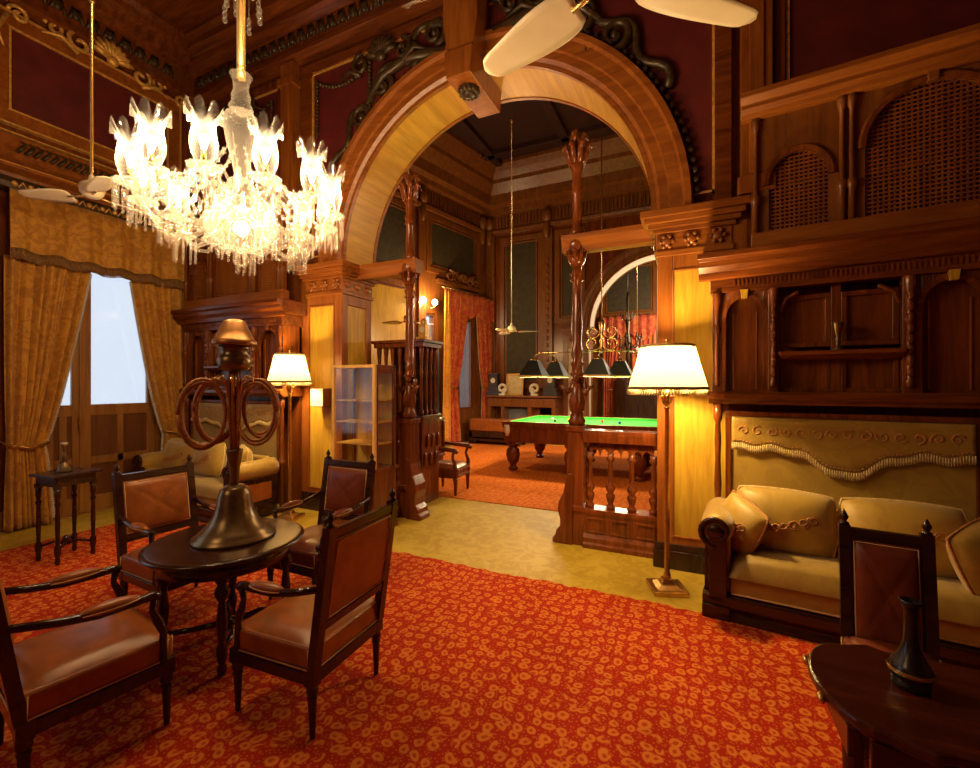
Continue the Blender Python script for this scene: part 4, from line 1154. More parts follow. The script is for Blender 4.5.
# ------------------------------------------------------------------ carved screens in the arch: column, beam, balustrade
def screen(X, sgn, label):
    """column at X; beam and balustrade run from it to the pier on the side sgn"""
    t = thing('carved_screen', label, 'screen', (X, .28, 0))
    L = .79
    m = MB()
    m.box(-.085,.085,-.085,.085,0,1.14); m.box(-.10,.10,-.10,.10,1.14,1.20); m.box(-.10,.10,-.10,.10,.34,.40)
    col = obj('column_base', m, COLW, t, .006)
    sc = MB(); sc.prism([(-sgn*.07,.72),(-sgn*.095,.62),(-sgn*.115,.52),(-sgn*.165,.42),(-sgn*.175,.34),(-sgn*.15,.25),(-sgn*.15,.18),(-sgn*.19,.13),(-sgn*.20,.08),(-sgn*.23,.05),(-sgn*.23,.0),(-sgn*.02,.0),(-sgn*.02,.72)], -.11, .11); obj('scroll_foot', sc, COLW, col, .012)
    m = MB()
    tw = lambda a, z: 1+.10*math.cos(4*a+z*14)
    m.lathe([(.075,1.20),(.09,1.24),(.07,1.28),(.065,1.34)], 16)
    m.lathe([(.050,1.70),(.068,1.72),(.050,1.75),(.050,1.80),(.066,1.83),(.046,1.86),(.062,1.92),(.056,1.97),(.044,2.05),(.050,2.2),(.042,2.5),(.040,2.66),(.066,2.68),(.046,2.71),(.068,2.75),(.044,2.78),(.050,2.82)], 24, mod=tw)
    m.lathe([(.05,2.82),(.080,2.87),(.078,2.92),(.06,2.96),(.09,3.0),(.10,3.04),(.095,3.13)], 16)
    obj('shaft', m, COLW, t)
    g = MB()                                                          # small carved figure at mid height
    g.lathe([(.05,1.30),(.075,1.36),(.085,1.44),(.065,1.52),(.06,1.58),(.035,1.63)], 14); g.ball((0,-.02,1.69), (.042,.045,.055), 10, 8)
    for s in (-1,1): g.tube([(s*.06,-.01,1.57),(s*.10,-.03,1.52),(s*.13,-.04,1.58),(s*.17,-.02,1.60)], [.028,.024,.022,.015], 7)
    g.ball((.0,.05,1.60),(.09,.03,.13),10,7)
    obj('carved_figure', g, COLW, t)
    k = MB()
    for i in range(8):
        a = 2*PI*i/8; k.tube([(.06*math.cos(a),.06*math.sin(a),2.86),(.10*math.cos(a),.10*math.sin(a),2.98),(.125*math.cos(a),.125*math.sin(a),2.96)], [.02,.018,.012], 6)
    k.lathe([(.060,3.13),(.070,3.18),(.046,3.22),(.050,3.30),(.042,3.55),(.062,3.58),(.044,3.61),(.062,3.65),(.044,3.68),(.050,3.80),(.076,3.85),(.05,3.89),(.07,3.95)], 14)
    for i in range(7):
        a = 2*PI*i/7
        k.tube([(.06*math.cos(a),.06*math.sin(a),3.86),(.085*math.cos(a),.085*math.sin(a),3.98),(.12*math.cos(a),.12*math.sin(a),4.05),(.15*math.cos(a),.15*math.sin(a),4.01)], [.03,.032,.026,.014], 6)
    for i in range(3):
        a = 2*PI*i/3+.4; k.tube([(0,0,3.95),(.03*math.cos(a),.03*math.sin(a),4.08),(.07*math.cos(a),.07*math.sin(a),4.17),(.12*math.cos(a),.12*math.sin(a),4.12)], [.035,.04,.035,.015], 6)
    obj('leafy_capital', k, COLW, t)
    x0, x1 = (0, sgn*L) if sgn > 0 else (sgn*L, 0)
    b = MB(); b.run([(-.06,2.96),(.06,2.96),(.06,3.0),(.08,3.04),(.10,3.08),(.10,3.13),(-.10,3.13),(-.10,3.08),(-.08,3.04),(-.06,3.0)], x0-(.14 if sgn > 0 else 0), x1+(.14 if sgn < 0 else 0))
    obj('beam', b, REDWOOD if sgn > 0 else REDWOOD, t, .004)
    r = MB(); xa, xb = (.085, L) if sgn > 0 else (-L, -.085)
    r.run([(-.13,0),(.13,0),(.13,.04),(.115,.06),(.115,.10),(.09,.14),(.09,.31),(.10,.34),(.10,.38),(-.10,.38),(-.10,.34),(-.09,.31),(-.09,.14),(-.115,.10),(-.115,.06),(-.13,.04)], xa, xb)
    pn = 3
    for i in range(pn):
        ua = xa+(xb-xa)*(i+.12)/pn; ub = xa+(xb-xa)*(i+.88)/pn; r.frame(ua, ub, .15, .30, .022, -.102, -.08)
    obj('plinth', r, COLW, t, .005)
    r = MB(); r.run([(-.09,1.04),(.09,1.04),(.10,1.08),(.11,1.12),(.11,1.16),(-.11,1.16),(-.11,1.12),(-.10,1.08)], xa, xb); obj('rail', r, COLW, t, .004)
    NB = 4
    for i in range(NB):
        x = xa+.05+(xb-xa-.10)*i/(NB-1)
        q = MB(); q.lathe([(.044,.38),(.044,.41),(.024,.43),(.036,.47),(.044,.50),(.044,.52),(.028,.54),(.046,.58),(.046,.60),(.022,.63),(.026,.68),(.022,.84),(.040,.87),(.044,.885),(.030,.90),(.036,.93)], 14, (x, 0)); obj('baluster', q, COLW, t)
        if i < NB-1:
            xn = xa+.05+(xb-xa-.10)*(i+1)/(NB-1); cx = (x+xn)/2; a = (xn-x)/2-.016
            q = MB(); spandrel(q, x, cx, .91, 1.04, cx-a*.5, .90, a*.5, .07, -.03, .03); spandrel(q, cx, xn, .91, 1.04, cx+a*.5, .90, a*.5, .07, -.03, .03); obj('small_arch', q, COLW, t)
    return t
screen(-.79, 1, 'carved column with beam and open balustrade beside the right arch pier')
screen(-2.86, -1, 'carved column with beam and balustrade behind the glass display case')
# tall dark carved cabinet standing just behind the left screen
t = thing('carved_cabinet', 'tall dark carved cabinet with spindles just inside the arch beside the left column', 'cabinet', (-3.25, .95, 0))
m = MB(); m.box(-.50,.26,-.20,.22,0,1.15); m.frame(-.46,.22,.1,1.05,.06,-.215,-.2); m.box(-.53,.29,-.23,.24,1.15,1.20)
for i in range(5): m.ball((-.40+.14*i,-.21,.6),(.05,.03,.20),8,6)
for i in range(6): m.ball((.27,-.14+.065*i,.6+.25*(i%2)),(.025,.04,.10),7,6)
obj('body', m, COLW, t, .006)
m = MB(); m.box(-.53,.29,-.23,.24,2.12,2.18); m.box(-.56,.32,-.26,.26,2.18,2.22); obj('upper_shelf', m, COLW, t, .006)
m = MB(); m.box(-.50,.26,.18,.22,1.2,2.12); obj('back_board', m, EBONY, t)
for i in range(7):
    x = -.47+.117*i; q = MB(); q.lathe([(.03,1.20),(.034,1.25),(.018,1.29),(.026,1.5),(.018,1.7),(.030,1.78),(.018,1.83),(.028,2.0),(.034,2.06),(.034,2.12)], 10, (x, -.18)); obj('spindle', q, COLW, t)
for i in range(3):
    q = MB(); q.lathe([(.03,1.20),(.034,1.25),(.018,1.29),(.026,1.5),(.018,1.7),(.030,1.78),(.018,1.83),(.028,2.0),(.034,2.06),(.034,2.12)], 10, (.23, -.06+.11*i)); obj('spindle', q, COLW, t)
t = thing('gilt_ornament', 'small gilt ornament on top of the tall dark carved cabinet', 'ornament', (-3.10, .95, 2.22))
m = MB(); m.box(-.09,.09,-.06,.06,0,.05); m.box(-.06,.06,-.045,.045,.05,.22); m.ball((0,0,.25),(.05,.045,.06),10,7); obj('case', m, GILT, t, .006)
m = MB(); m.lathe([(.040,0),(.040,.006)], 20); d = obj('dial', m, IVORY, t); d.location = (0,-.046,.15); d.rotation_euler = (PI/2,0,0)

# ------------------------------------------------------------------ chandelier over the round table
CHX, CHY = -2.44, -2.22
t = thing('chandelier', 'large crystal chandelier with twelve lit tulip shades above the round table', 'chandelier', (CHX, CHY, 0))
m = MB(); m.lathe([(.026,3.66),(.026,6.5),(.10,6.51),(.11,6.55)], 14); obj('rod', m, BRASS, t)
m = MB(); m.lathe([(.03,3.42),(.075,3.46),(.055,3.50),(.060,3.54),(.045,3.58),(.050,3.64),(.070,3.68),(.045,3.68)], 20)
m.lathe([(.045,2.98),(.040,3.02),(.055,3.10),(.085,3.22),(.105,3.34),(.100,3.40),(.06,3.44)], 24, mod=lambda a, z: 1+.03*math.cos(12*a))
m.lathe([(.14,2.76),(.12,2.80),(.085,2.84),(.09,2.92),(.075,2.97),(.045,2.99)], 24, mod=lambda a, z: 1+.04*math.cos(12*a))
obj('crystal_stem', m, CRYSTAL, t)
m = MB(); m.lathe([(.02,2.50),(.09,2.52),(.17,2.58),(.215,2.66),(.225,2.70),(.20,2.72),(.14,2.76)], 36, mod=lambda a, z: 1+.03*math.cos(18*a)); m.ball((0,0,2.45),(.05,.05,.05),14,9); obj('bowl', m, CRYSTAL, t)
m = MB()                                                              # upper canopy with hanging crystals
m.lathe([(.03,4.34),(.11,4.36),(.13,4.40),(.10,4.42),(.03,4.46)], 20)
for k in range(9):
    a = 2*PI*k/9; x, y = .115*math.cos(a), .115*math.sin(a); L = .12+.10*(k % 2)
    m.tube([(x,y,4.37),(x,y,4.37-L)], .003, 4)
    for i in range(3): m.ball((x, y, 4.36-L-.04*i), (.016,.016,.020), 6, 5)
obj('crystal_canopy', m, CRYSTAL, t)
RR = .575
def tulip(x, y, z0):
    s = MB(); prof = [(.026,0),(.036,.02),(.052,.07),(.055,.11),(.046,.17),(.044,.20),(.054,.24),(.066,.262),(.074,.285)]
    n = 32; vs = []
    m_ = len(prof); fs = []
    for i, (r, z) in enumerate(prof):
        k_ = i/(m_-1)
        for j in range(n):
            a = 2*PI*j/n; sc = abs(math.cos(4*a))
            zz = (z-(.075*(1-sc**.7))*max(0, (k_-.60)/.40))*1.16; r_ = r*1.25
            vs.append((x+r_*math.cos(a), y+r_*math.sin(a), z0+zz))
    for i in range(m_-1):
        for j in range(n): fs.append((i*n+j, i*n+(j+1) % n, (i+1)*n+(j+1) % n, (i+1)*n+j))
    s.add(vs, fs, True); return s
for k in range(12):
    a = 2*PI*k/12+.12; c, s = math.cos(a), math.sin(a)
    P = lambda r, z: (r*c, r*s, z)
    m = MB(); m.tube([P(.10,2.74), P(.17,2.66), P(.27,2.60), P(.39,2.58), P(.48,2.62), P(.52,2.70), P(.57,2.76), P(RR,2.78)], [.016,.016,.015,.014,.013,.013,.014,.016], 8)
    m.tube([P(.30,2.60)] + [(q[0]*c, q[0]*s, q[2]) for q in spiral(.36, 2.71, .085, .015, -PI/2, 1.2, 0, 18, -1)], .009, 6)
    ao = obj('arm', m, CRYSTAL, t)
    m = MB(); m.lathe([(.02,2.76),(.045,2.772),(.080,2.788),(.085,2.796),(.06,2.794),(.03,2.805),(.025,2.82)], 20, (RR*c, RR*s), mod=lambda a_, z: 1+.05*math.cos(10*a_)); obj('drip_pan', m, CRYSTAL, ao)
    m = tulip(RR*c, RR*s, 2.80); obj('tulip_shade', m, TULIP, ao)
    m = MB(); m.lathe([(.014,2.81),(.014,2.88)], 8, (RR*c, RR*s)); obj('candle', m, BRASS, ao)
    m = MB(); m.ball((RR*c, RR*s, 2.925), (.017,.017,.045), 8, 7); obj('flame_bulb', m, FLAME, ao)
    m = MB()
    for j in range(10):
        b = 2*PI*j/10; x, y = RR*c+.075*math.cos(b), RR*s+.075*math.sin(b)
        m.tube([(x,y,2.79),(x,y,2.775),(x,y,2.76),(x,y,2.65)], [.002,.002,.007,.007], 5); m.ball((x,y,2.635),(.008,.008,.012),5,4)
    obj('prism_drops', m, CRYSTAL, ao)
    l = plight('chandelier_light', (CHX+RR*c, CHY+RR*s, 2.99), 17.0, (1.0,.71,.38), .03)
for k in range(6):
    a = 2*PI*k/6+.35; c, s = math.cos(a), math.sin(a); R2 = .40
    m = MB(); m.tube([(.16*c,.16*s,2.60),(.24*c,.24*s,2.51),(.34*c,.34*s,2.53),(R2*c,R2*s,2.62)], .011, 7); ao = obj('lower_arm', m, CRYSTAL, t)
    m = MB(); m.lathe([(.02,2.60),(.05,2.61),(.07,2.625),(.05,2.63),(.02,2.66),(.006,2.70)], 18, (R2*c, R2*s)); obj('drip_pan', m, CRYSTAL, ao)
    m = MB()
    for j in range(9):
        b = 2*PI*j/9; x, y = R2*c+.062*math.cos(b), R2*s+.062*math.sin(b)
        m.tube([(x,y,2.62),(x,y,2.60),(x,y,2.59),(x,y,2.47)], [.002,.002,.007,.007], 5); m.ball((x,y,2.455),(.008,.008,.012),5,4)
    obj('prism_drops', m, CRYSTAL, ao)
m = MB()
for k in range(24):
    b = 2*PI*k/24; x, y = .205*math.cos(b), .205*math.sin(b)
    m.tube([(x,y,2.70),(x,y,2.66),(x,y,2.58)], [.002,.008,.006], 5); m.ball((x,y,2.56),(.010,.010,.014),5,4)
obj('bowl_drops', m, CRYSTAL, t)
for ring_r, ring_z, cnt, ln in ((.20,2.80,20,.10),(.13,2.56,16,.08)):
    m = MB()
    m.tube([(ring_r*math.cos(2*PI*i/40), ring_r*math.sin(2*PI*i/40), ring_z) for i in range(40)], .006, 5, True)
    for k in range(cnt):
        b = 2*PI*k/cnt; x, y = ring_r*math.cos(b), ring_r*math.sin(b)
        m.tube([(x,y,ring_z),(x,y,ring_z-.02),(x,y,ring_z-.025),(x,y,ring_z-ln)], [.002,.002,.008,.007], 5); m.ball((x,y,ring_z-ln-.015),(.009,.009,.014),5,4)
    obj('prism_ring', m, CRYSTAL, t)
for k in range(12):
    a = 2*PI*k/12+.12+PI/12; c, s = math.cos(a), math.sin(a)
    m = MB(); m.tube([(.09*c,.09*s,2.90),(.20*c,.20*s,2.98),(.30*c,.30*s,2.93),(.34*c,.34*s,2.84)] + [(q[0]*c, q[0]*s, q[2]) for q in spiral(.40, 2.80, .075, .015, PI, -1.3, 0, 20)], .010, 6); obj('scroll_arm', m, CRYSTAL, t)
    m = MB()
    cp = []
    for i in range(13):
        q = i/12; r_ = .10+(RR-.10)*q; z_ = 3.16-(3.16-2.81)*q-.10*4*q*(1-q)
        b = a-PI/12; m.ball((r_*math.cos(b), r_*math.sin(b), z_), (.011,.011,.011), 5, 4); cp.append((r_*math.cos(b), r_*math.sin(b), z_))
    m.tube(cp, .004, 4)
    obj('bead_chain', m, CRYSTAL, t)
m = MB(); m.ball((0,0,2.66),(.05,.05,.05),10,7); obj('bowl_glow', m, emit('bowl_glow',(1,.82,.52),12), t)  # glowing ball added inside the bowl to brighten the crystals
plight('chandelier_light', (CHX, CHY, 2.70), 7.0, (1.0,.71,.38), .06)  # fill point added with it, besides the lights of the twelve shades

# ------------------------------------------------------------------ ceiling fans
def fan(loc, ztop, angs, L, label, wide=.085, rz=0):
    t = thing('ceiling_fan', label, 'fan', loc, rz, 'cream ceiling fans')
    m = MB(); m.lathe([(.013,.14),(.013,ztop-loc[2]-.08),(.05,ztop-loc[2]-.06),(.06,ztop-loc[2])], 10); m.ball((0,0,.55*(ztop-loc[2])),(.03,.03,.035),8,6); obj('down_rod', m, BRASS if L < .7 else FANWHITE, t)
    m = MB(); m.lathe([(.03,-.03),(.06,-.02),(.085,.01),(.095,.05),(.085,.09),(.05,.115),(.028,.13),(.022,.17),(.013,.18)], 20); obj('motor_housing', m, FANWHITE, t)
    for an in angs:
        c, s = math.cos(an), math.sin(an)
        m = MB(); m.tube([(.06*c,.06*s,-.01),(.20*c,.20*s,-.02)], .012, 6); bo = None
        b = MB()
        def fn(u, v):
            r = .17+(L-.17)*u; w_ = wide*(.62+.38*math.sin(PI*min(1,u*1.05)**.6))*(1 if u < .9 else max(.05, 1-((u-.9)/.1)**2)**.5)
            q = (2*v-1)*w_; return (r*c-q*s, r*s+q*c, -.02+.32*q*(1-.4*u))
        b.grid(fn, 20, 7); bo = obj('blade', b, FANWHITE, t); md = bo.modifiers.new('s','SOLIDIFY'); md.thickness = .007
        obj('blade_iron', m, BRASS, bo)
    return t
D = math.radians
fan((-4.66,-2.09,3.34), HALL_Z, (D(210),D(90),D(345)), .60, 'cream three bladed ceiling fan on a long rod in front of the gold valance')
fan((-.03,-2.19,3.41), HALL_Z, (D(160),D(40),D(280)), .78, 'cream ceiling fan cut by the top edge in front of the arch', .11)
fan((-3.55,5.25,2.85), 7.75, (D(20),D(140),D(260)), .62, 'cream ceiling fan on a thin rod in the billiard room near the back wall')
fan((-4.90,3.1,2.88), 7.75, (D(185),D(65),D(305)), .60, 'ceiling fan seen past the left carved column in the billiard room')
fan((-1.35,10.2,2.62), 7.0, (D(-10),D(110),D(230)), .62, 'cream ceiling fan in the room beyond the second arch')

# ------------------------------------------------------------------ console table with vase in the right foreground
CONSOLEW = wood('console_mahogany', (0.045, 0.009, 0.005), (0.10, 0.020, 0.010), 0.2, 0)
t = thing('console_table', 'dark mahogany console table with scalloped apron in the right foreground', 'table', (1.10, -2.46, 0))
out = []
for i in range(13):
    a = PI/2+PI*i/12
    out.append((-.32+.14*math.cos(a)*(1+.0*i), .235*math.sin(a)*1.0))
poly = [(.8,.235),(-.20,.235),(-.24,.26)] + [(-.32+.135*math.cos(PI/2+PI*i/12), .225*math.sin(PI/2+PI*i/12)) for i in range(13)] + [(-.24,-.26),(-.20,-.245),(.8,-.245)]
m = MB(); m.slab(poly, .672, .70); sm = [(x*.97 if x < 0 else x, y*.95) for x, y in poly]; m.slab(sm, .655, .672); obj('tabletop', m, CONSOLEW, t, .008)
ap = MB(); pr_ = [(-.36,.655),(.78,.655),(.78,.58)] + [(.78-1.10*i/24, .56+.022*abs(math.sin(i*.9))-.03*math.sin(PI*i/24)) for i in range(25)] + [(-.36,.57)]
ap.prism(pr_, -.215, -.195); ap.prism(pr_, .19, .21); ap.box(-.40,-.38,-.17,.17,.57,.655); obj('apron', ap, CONSOLEW, t, .004)
for x, y in ((-.30,-.17),(-.30,.17),(.72,-.17),(.72,.17)):
    l = MB(); l.lathe([(.014,.011),(.026,.03),(.020,.08),(.026,.20),(.032,.40),(.026,.47),(.044,.50),(.044,.53),(.030,.55)], 14, (x, y)); l.box(x-.04,x+.04,y-.04,y+.04,.54,.655); obj('leg', l, CONSOLEW, t, .004)
for (x, y) in ((-.445,.10),(-.445,-.10)):
    m = MB(); m.ball((x-.002, y, .678), (.012,.02,.016), 8, 6); obj('brass_corner', m, BRASS, t)
t = thing('bottle_vase', 'slender dark metal bottle vase standing on the console table', 'vase', (.905, -2.425, .70))
m = MB(); m.lathe([(.034,0),(.045,.005),(.047,.020),(.044,.028),(.052,.040),(.055,.055),(.046,.075),(.028,.105),(.019,.14),(.016,.19),(.017,.225),(.021,.245),(.028,.262),(.024,.264),(.016,.24)], 28); obj('body', m, plain('dark_pewter', (.07,.065,.07), .25, .85, .2), t)
m = MB(); m.lathe([(.0555,.048),(.0565,.054),(.0545,.060)], 28, cap=False); obj('incised_band', m, BRASS, t)

# ------------------------------------------------------------------ billiard table, balls and lamps
BX0, BX1, BY0, BY1 = -2.95, .72, 3.30, 5.20
t = thing('billiard_table', 'mahogany billiard table with green cloth in the room beyond the arch', 'billiard table', ((BX0+BX1)/2, (BY0+BY1)/2, 0))
hx, hy = (BX1-BX0)/2, (BY1-BY0)/2
m = MB(); m.box(-hx+.12,hx-.12,-hy+.12,hy-.12,.90-.03,.885); obj('bed_cloth', m, FELT, t)
c = MB(); c.box(-hx+.08,hx-.08,-hy+.08,-hy+.13,.87,.925); c.box(-hx+.08,hx-.08,hy-.13,hy-.08,.87,.925); c.box(-hx+.08,-hx+.13,-hy+.13,hy-.13,.87,.925); c.box(hx-.13,hx-.08,-hy+.13,hy-.13,.87,.925); obj('cushion_rail', c, FELT, t, .01)
r = MB(); r.box(-hx,hx,-hy,-hy+.08,.86,.93); r.box(-hx,hx,hy-.08,hy,.86,.93); r.box(-hx,-hx+.08,-hy+.08,hy-.08,.86,.93); r.box(hx-.08,hx,-hy+.08,hy-.08,.86,.93); obj('rail', r, COLW, t, .01)
a = MB(); a.box(-hx+.03,hx-.03,-hy+.03,hy-.03,.55,.86); a.box(-hx+.01,hx-.01,-hy+.01,hy-.01,.82,.86); obj('frame', a, COLW, t, .01)
for i in range(4):
    x = -hx+.16+(2*hx-.32)*i/3
    for y in (-hy+.17, hy-.17):
        l = MB(); l.lathe([(.05,.011),(.085,.02),(.095,.06),(.055,.09),(.065,.13),(.11,.20),(.135,.30),(.12,.40),(.075,.45),(.10,.47),(.10,.50),(.08,.51)], 16, (x, y), mod=lambda a_, z: 1+.03*math.cos(10*a_)); l.box(x-.10,x+.10,y-.10,y+.10,.50,.56); obj('leg', l, COLW, t, .006)
for x in (-hx+.10, 0, hx-.10):
    for y in (-hy+.10, hy-.10):
        p = MB(); p.lathe([(.03,.66),(.055,.74),(.06,.87)], 10, (x, y-(.06 if y < 0 else -.06))); obj('pocket_net', p, IVORY, t)
def ball(x, y, c, nm, lab):
    m = MB(); m.ball((0,0,.0262), .0262, 14, 10); o = obj('billiard_ball', m, plain(nm, c, .15, 0, .02)); o.location = (x, y, .8851); tag(o, lab, 'ball', 'billiard balls on the green cloth')
ball(-2.35,4.55,(.85,.8,.68),'ball_white','white billiard ball lying furthest left on the green cloth')
ball(-2.15,4.05,(.03,.02,.02),'ball_black','black billiard ball on the green cloth left of the carved column')
ball(-2.00,4.50,(.85,.55,.03),'ball_yellow','yellow billiard ball on the green cloth left of the carved column')
ball(-1.30,4.30,(.55,.03,.02),'ball_red','red billiard ball on the green cloth right of the carved column')
ball(-.95,4.10,(.02,.08,.35),'ball_blue','dark blue billiard ball on the green cloth near the right floor lamp')
# lamp rail with pyramid shades
t = thing('billiard_light', 'hanging billiard light with black pyramid shades over the green table', 'lamp', (-1.30, 4.25, 0))
m = MB(); m.tube([(0,0,7.75),(0,0,2.3)], .012, 6); m.tube([(-1.25,0,2.24),(1.2,0,2.24)], .010, 6)
m.lathe([(.02,2.20),(.05,2.26),(.03,2.34),(.045,2.42),(.025,2.5),(.04,2.60),(.06,2.78),(.02,2.86)], 12)
for s in (-1, 1):
    for zz, rr in ((2.40,.17),(2.62,.15)):
        m.tube([(s*(.05+.12)+s*q[0], 0, q[2]) for q in spiral(0, zz, rr, .03, PI*.9, 1.3, 0, 24)], .016, 6)
obj('stem', m, BRASS, t)
for i, (x, y) in enumerate(((-1.20,-.42),(-1.02,.42),(.02,-.42),(.28,.42))):
    s = MB(); s.frustum((x, y), .235, .235, 1.765, .09, .09, 2.07); s.f = s.f[2:]; s.s = s.s[2:]
    so = obj('pyramid_shade', s, BLACKCLOTH, t); md = so.modifiers.new('s','SOLIDIFY'); md.thickness = .008
    e = MB(); e.frame(x-.243,x+.243,0,1,.02,0,0) if False else None
    e.box(x-.24,x+.24,y-.243,y-.235,1.755,1.785); e.box(x-.24,x+.24,y+.235,y+.243,1.755,1.785); e.box(x-.243,x-.235,y-.24,y+.24,1.755,1.785); e.box(x+.235,x+.243,y-.24,y+.24,1.755,1.785); obj('shade_rim', e, CREAMF, so)
    b = MB(); b.ball((x, y, 1.86), (.04,.04,.055), 10, 7); obj('bulb', b, LAMPBULB, so)
    m = MB(); m.tube([(x,y,2.06),(x,y,2.12),(x,y*.8,2.19),(x,0,2.24)], .009, 6); m.tube([(x,0,2.24),(x,y,2.14)], .007, 5); m.lathe([(.09,2.07),(.05,2.09),(.02,2.13)], 12, (x, y)); obj('bracket', m, BRASS, so)
    l = plight('billiard_lamp_light', (-1.30+x, 4.25+y, 1.83), 160, (1.0,.74,.42), .05)

# ------------------------------------------------------------------ billiard room furniture
t = thing('leather_bench', 'low brown leather bench against the back wall left of the billiard table', 'bench', (-4.55, 6.62, 0))
m = MB(); m.box(-.70,.75,-.24,.24,.36,.68); obj('seat', m, LEATHER, t, .03, 3)
m = MB(); m.box(-.70,.75,-.24,.24,.20,.36); m.box(-.72,.77,-.26,.26,.10,.16)
for x in (-.66, .71):
    for y in (-.20,.20): m.box(x-.04,x+.04,y-.04,y+.04,.0,.36)
obj('base', m, EBONY, t, .005)
t = thing('sideboard', 'long carved wooden sideboard along the back wall of the billiard room', 'sideboard', (-4.20, 7.38, 0))
m = MB(); m.box(-.92,1.15,-.24,.30,1.24,1.30); m.box(-.88,1.1,-.20,.28,.98,1.22); obj('top', m, BROWN, t, .02)
m = MB()
for x in (-.84,-.42,.38,1.06): m.box(x-.05,x+.05,-.19,.26,.0,.98)
m.box(-.88,1.1,.20,.26,0,.98); m.box(-.88,1.1,-.2,.26,.08,.2); obj('carcass', m, BROWN, t, .006)
m = MB(); m.box(-.36,.32,.12,.18,.25,.92); obj('grille', m, plain('grey_grille', (.25,.25,.28), .4, .4, .2), t)
SBZ = 1.30
t = thing('framed_picture', 'small pale framed print leaning on the sideboard', 'picture', (-4.35, 7.42, SBZ), 0)
m = MB(); m.frame(-.26,.26,0,.62,.05,-.02,.02); o = obj('frame', m, GILT, t); m = MB(); m.box(-.22,.22,-.005,.01,.04,.58); obj('print', m, PAPER, t)
for ch in t.children: ch.rotation_euler = (-.12, 0, 0)
def scroll(x, flip, lab):
    m = MB(); m.tube(spiral(0, .19, .14, .05, -PI/2, 1.3, 0, 26, flip), [.045]*27, 8); m.box(-.10,.10,-.06,.06,0,.05)
    o = obj('scroll_ornament', m, IVORY); o.location = (x, 7.35, SBZ); tag(o, lab, 'ornament', 'pale scroll ornaments on the sideboard')
scroll(-4.70, 1, 'pale scroll ornament on the sideboard left of the framed print')
scroll(-3.72, -1, 'pale scroll ornament on the sideboard right of the framed print')
def pedestal(x, lab):
    t = thing('stepped_pedestal', lab, 'pedestal', (x, 7.42, SBZ), 0, 'dark stepped pedestals on the sideboard')
    m = MB(); m.box(-.20,.20,-.14,.14,0,.10); m.box(-.17,.17,-.12,.12,.10,.22); m.box(-.12,.12,-.09,.09,.22,.58); m.box(-.15,.15,-.11,.11,.58,.63); obj('case', m, plain('dark_slate', (.07,.065,.08), .35, 0, .2), t, .008)
    m = MB(); m.lathe([(.07,0),(.075,.006),(.07,.012)], 20); o = obj('dial', m, IVORY, t); o.location = (0,-.09,.42); o.rotation_euler = (PI/2,0,0)
pedestal(-4.98, 'dark stepped pedestal on the sideboard beside the red curtain')
pedestal(-3.28, 'dark stepped pedestal at the billiard lamp end of the sideboard')
# carved low armchair beside the left column
t = thing('carved_armchair', 'dark carved wooden armchair inside the arch beside the left column', 'chair', (-3.05, 1.55, 0), -PI/2+.1)
m = MB(); m.box(-.26,.26,-.24,.24,.26,.40); m.frame(-.22,.22,.28,.38,.02,.24,.255); obj('seat_frame', m, COLW, t, .008)
m = MB()
m.grid(lambda u, v: ((2*u-1)*.235, (2*v-1)*.22, .40+.06*max(0,(1-(2*u-1)**4)*(1-(2*v-1)**4))**.5), 14, 14); obj('seat', m, LEATHER, t)
m = MB(); m.box(-.25,.25,-.26,-.21,.40,1.10); m.frame(-.25,.25,.5,1.1,.05,-.20,-.18); obj('backrest', m, COLW, t, .008)
for sx in (-1,1):
    a = MB(); a.tube([(sx*.25,-.22,.70),(sx*.27,0,.68),(sx*.27,.20,.67),(sx*.27,.26,.64)], [.025,.03,.035,.03], 8); ao = obj('arm', a, COLW, t)
    p = MB(); p.tube([(sx*.26,.20,.66),(sx*.25,.17,.56),(sx*.25,.21,.46),(sx*.25,.21,.40)], [.025,.02,.03,.03], 8); obj('arm_post', p, COLW, ao)
    for y in (-.21,.21):
        l = MB(); turned_leg(l, sx*.23, y, .011, .26, .03); obj('leg', l, COLW, t)
# red curtains with rod at the billiard room window
def to_w(x, y, z): return tuple(MB_L @ Vector((x, y, z)))
t = thing('curtain_rod', 'brass curtain rod with finials over the red curtains', 'curtain rod', (0,0,0))
m = MB(MB_L); m.tube([(-2.05,-.22,4.14),(.18,-.22,4.14)], .022, 8); o1 = obj('rod', m, BRASS, t)
for x in (-2.08, .20):
    f = MB(MB_L); f.ball((x,-.22,4.14),(.05,.045,.05),10,7); f.ball((x+(.07 if x > 0 else -.07),-.22,4.14),(.025,.022,.025),8,6); obj('finial', f, BRASS, t)
for i in range(8):
    x = -1.9+.29*i; r = MB(MB_L); r.tube([(x, -.22+.034*math.cos(q*PI/8), 4.125+.034*math.sin(q*PI/8)) for q in range(16)], .006, 5, True); obj('ring', r, BRASS, t)
curtain(-1.98, -1.05, 1, 1.5, -2.00, -1.62, -2.02, -1.50, 4.10, REDCURTAIN, 'red and orange patterned curtain at the billiard room window, nearer of the pair', MB_L, 7, .06, -.22, beads=CREAMF)
curtain(-.76, -.08, -1, 1.5, -.46, -.10, -.50, -.10, 4.10, REDCURTAIN, 'dark red patterned curtain at the billiard room window, beside the back wall', MB_L, 7, .06, -.22, beads=CREAMF)
t = thing('curtain_pelmet', 'short red and orange pelmet hanging from the billiard room curtain rod', 'valance', (0,0,0))
m = MB(MB_L); m.grid(lambda u, v: (-2.0+2.12*u, -.27-.03*math.sin(u*2*PI*9), 4.10-.62*v+.05*math.sin(u*2*PI*4)*v), 110, 8); o = obj('cloth', m, REDCURTAIN, t); md = o.modifiers.new('s','SOLIDIFY'); md.thickness = .006
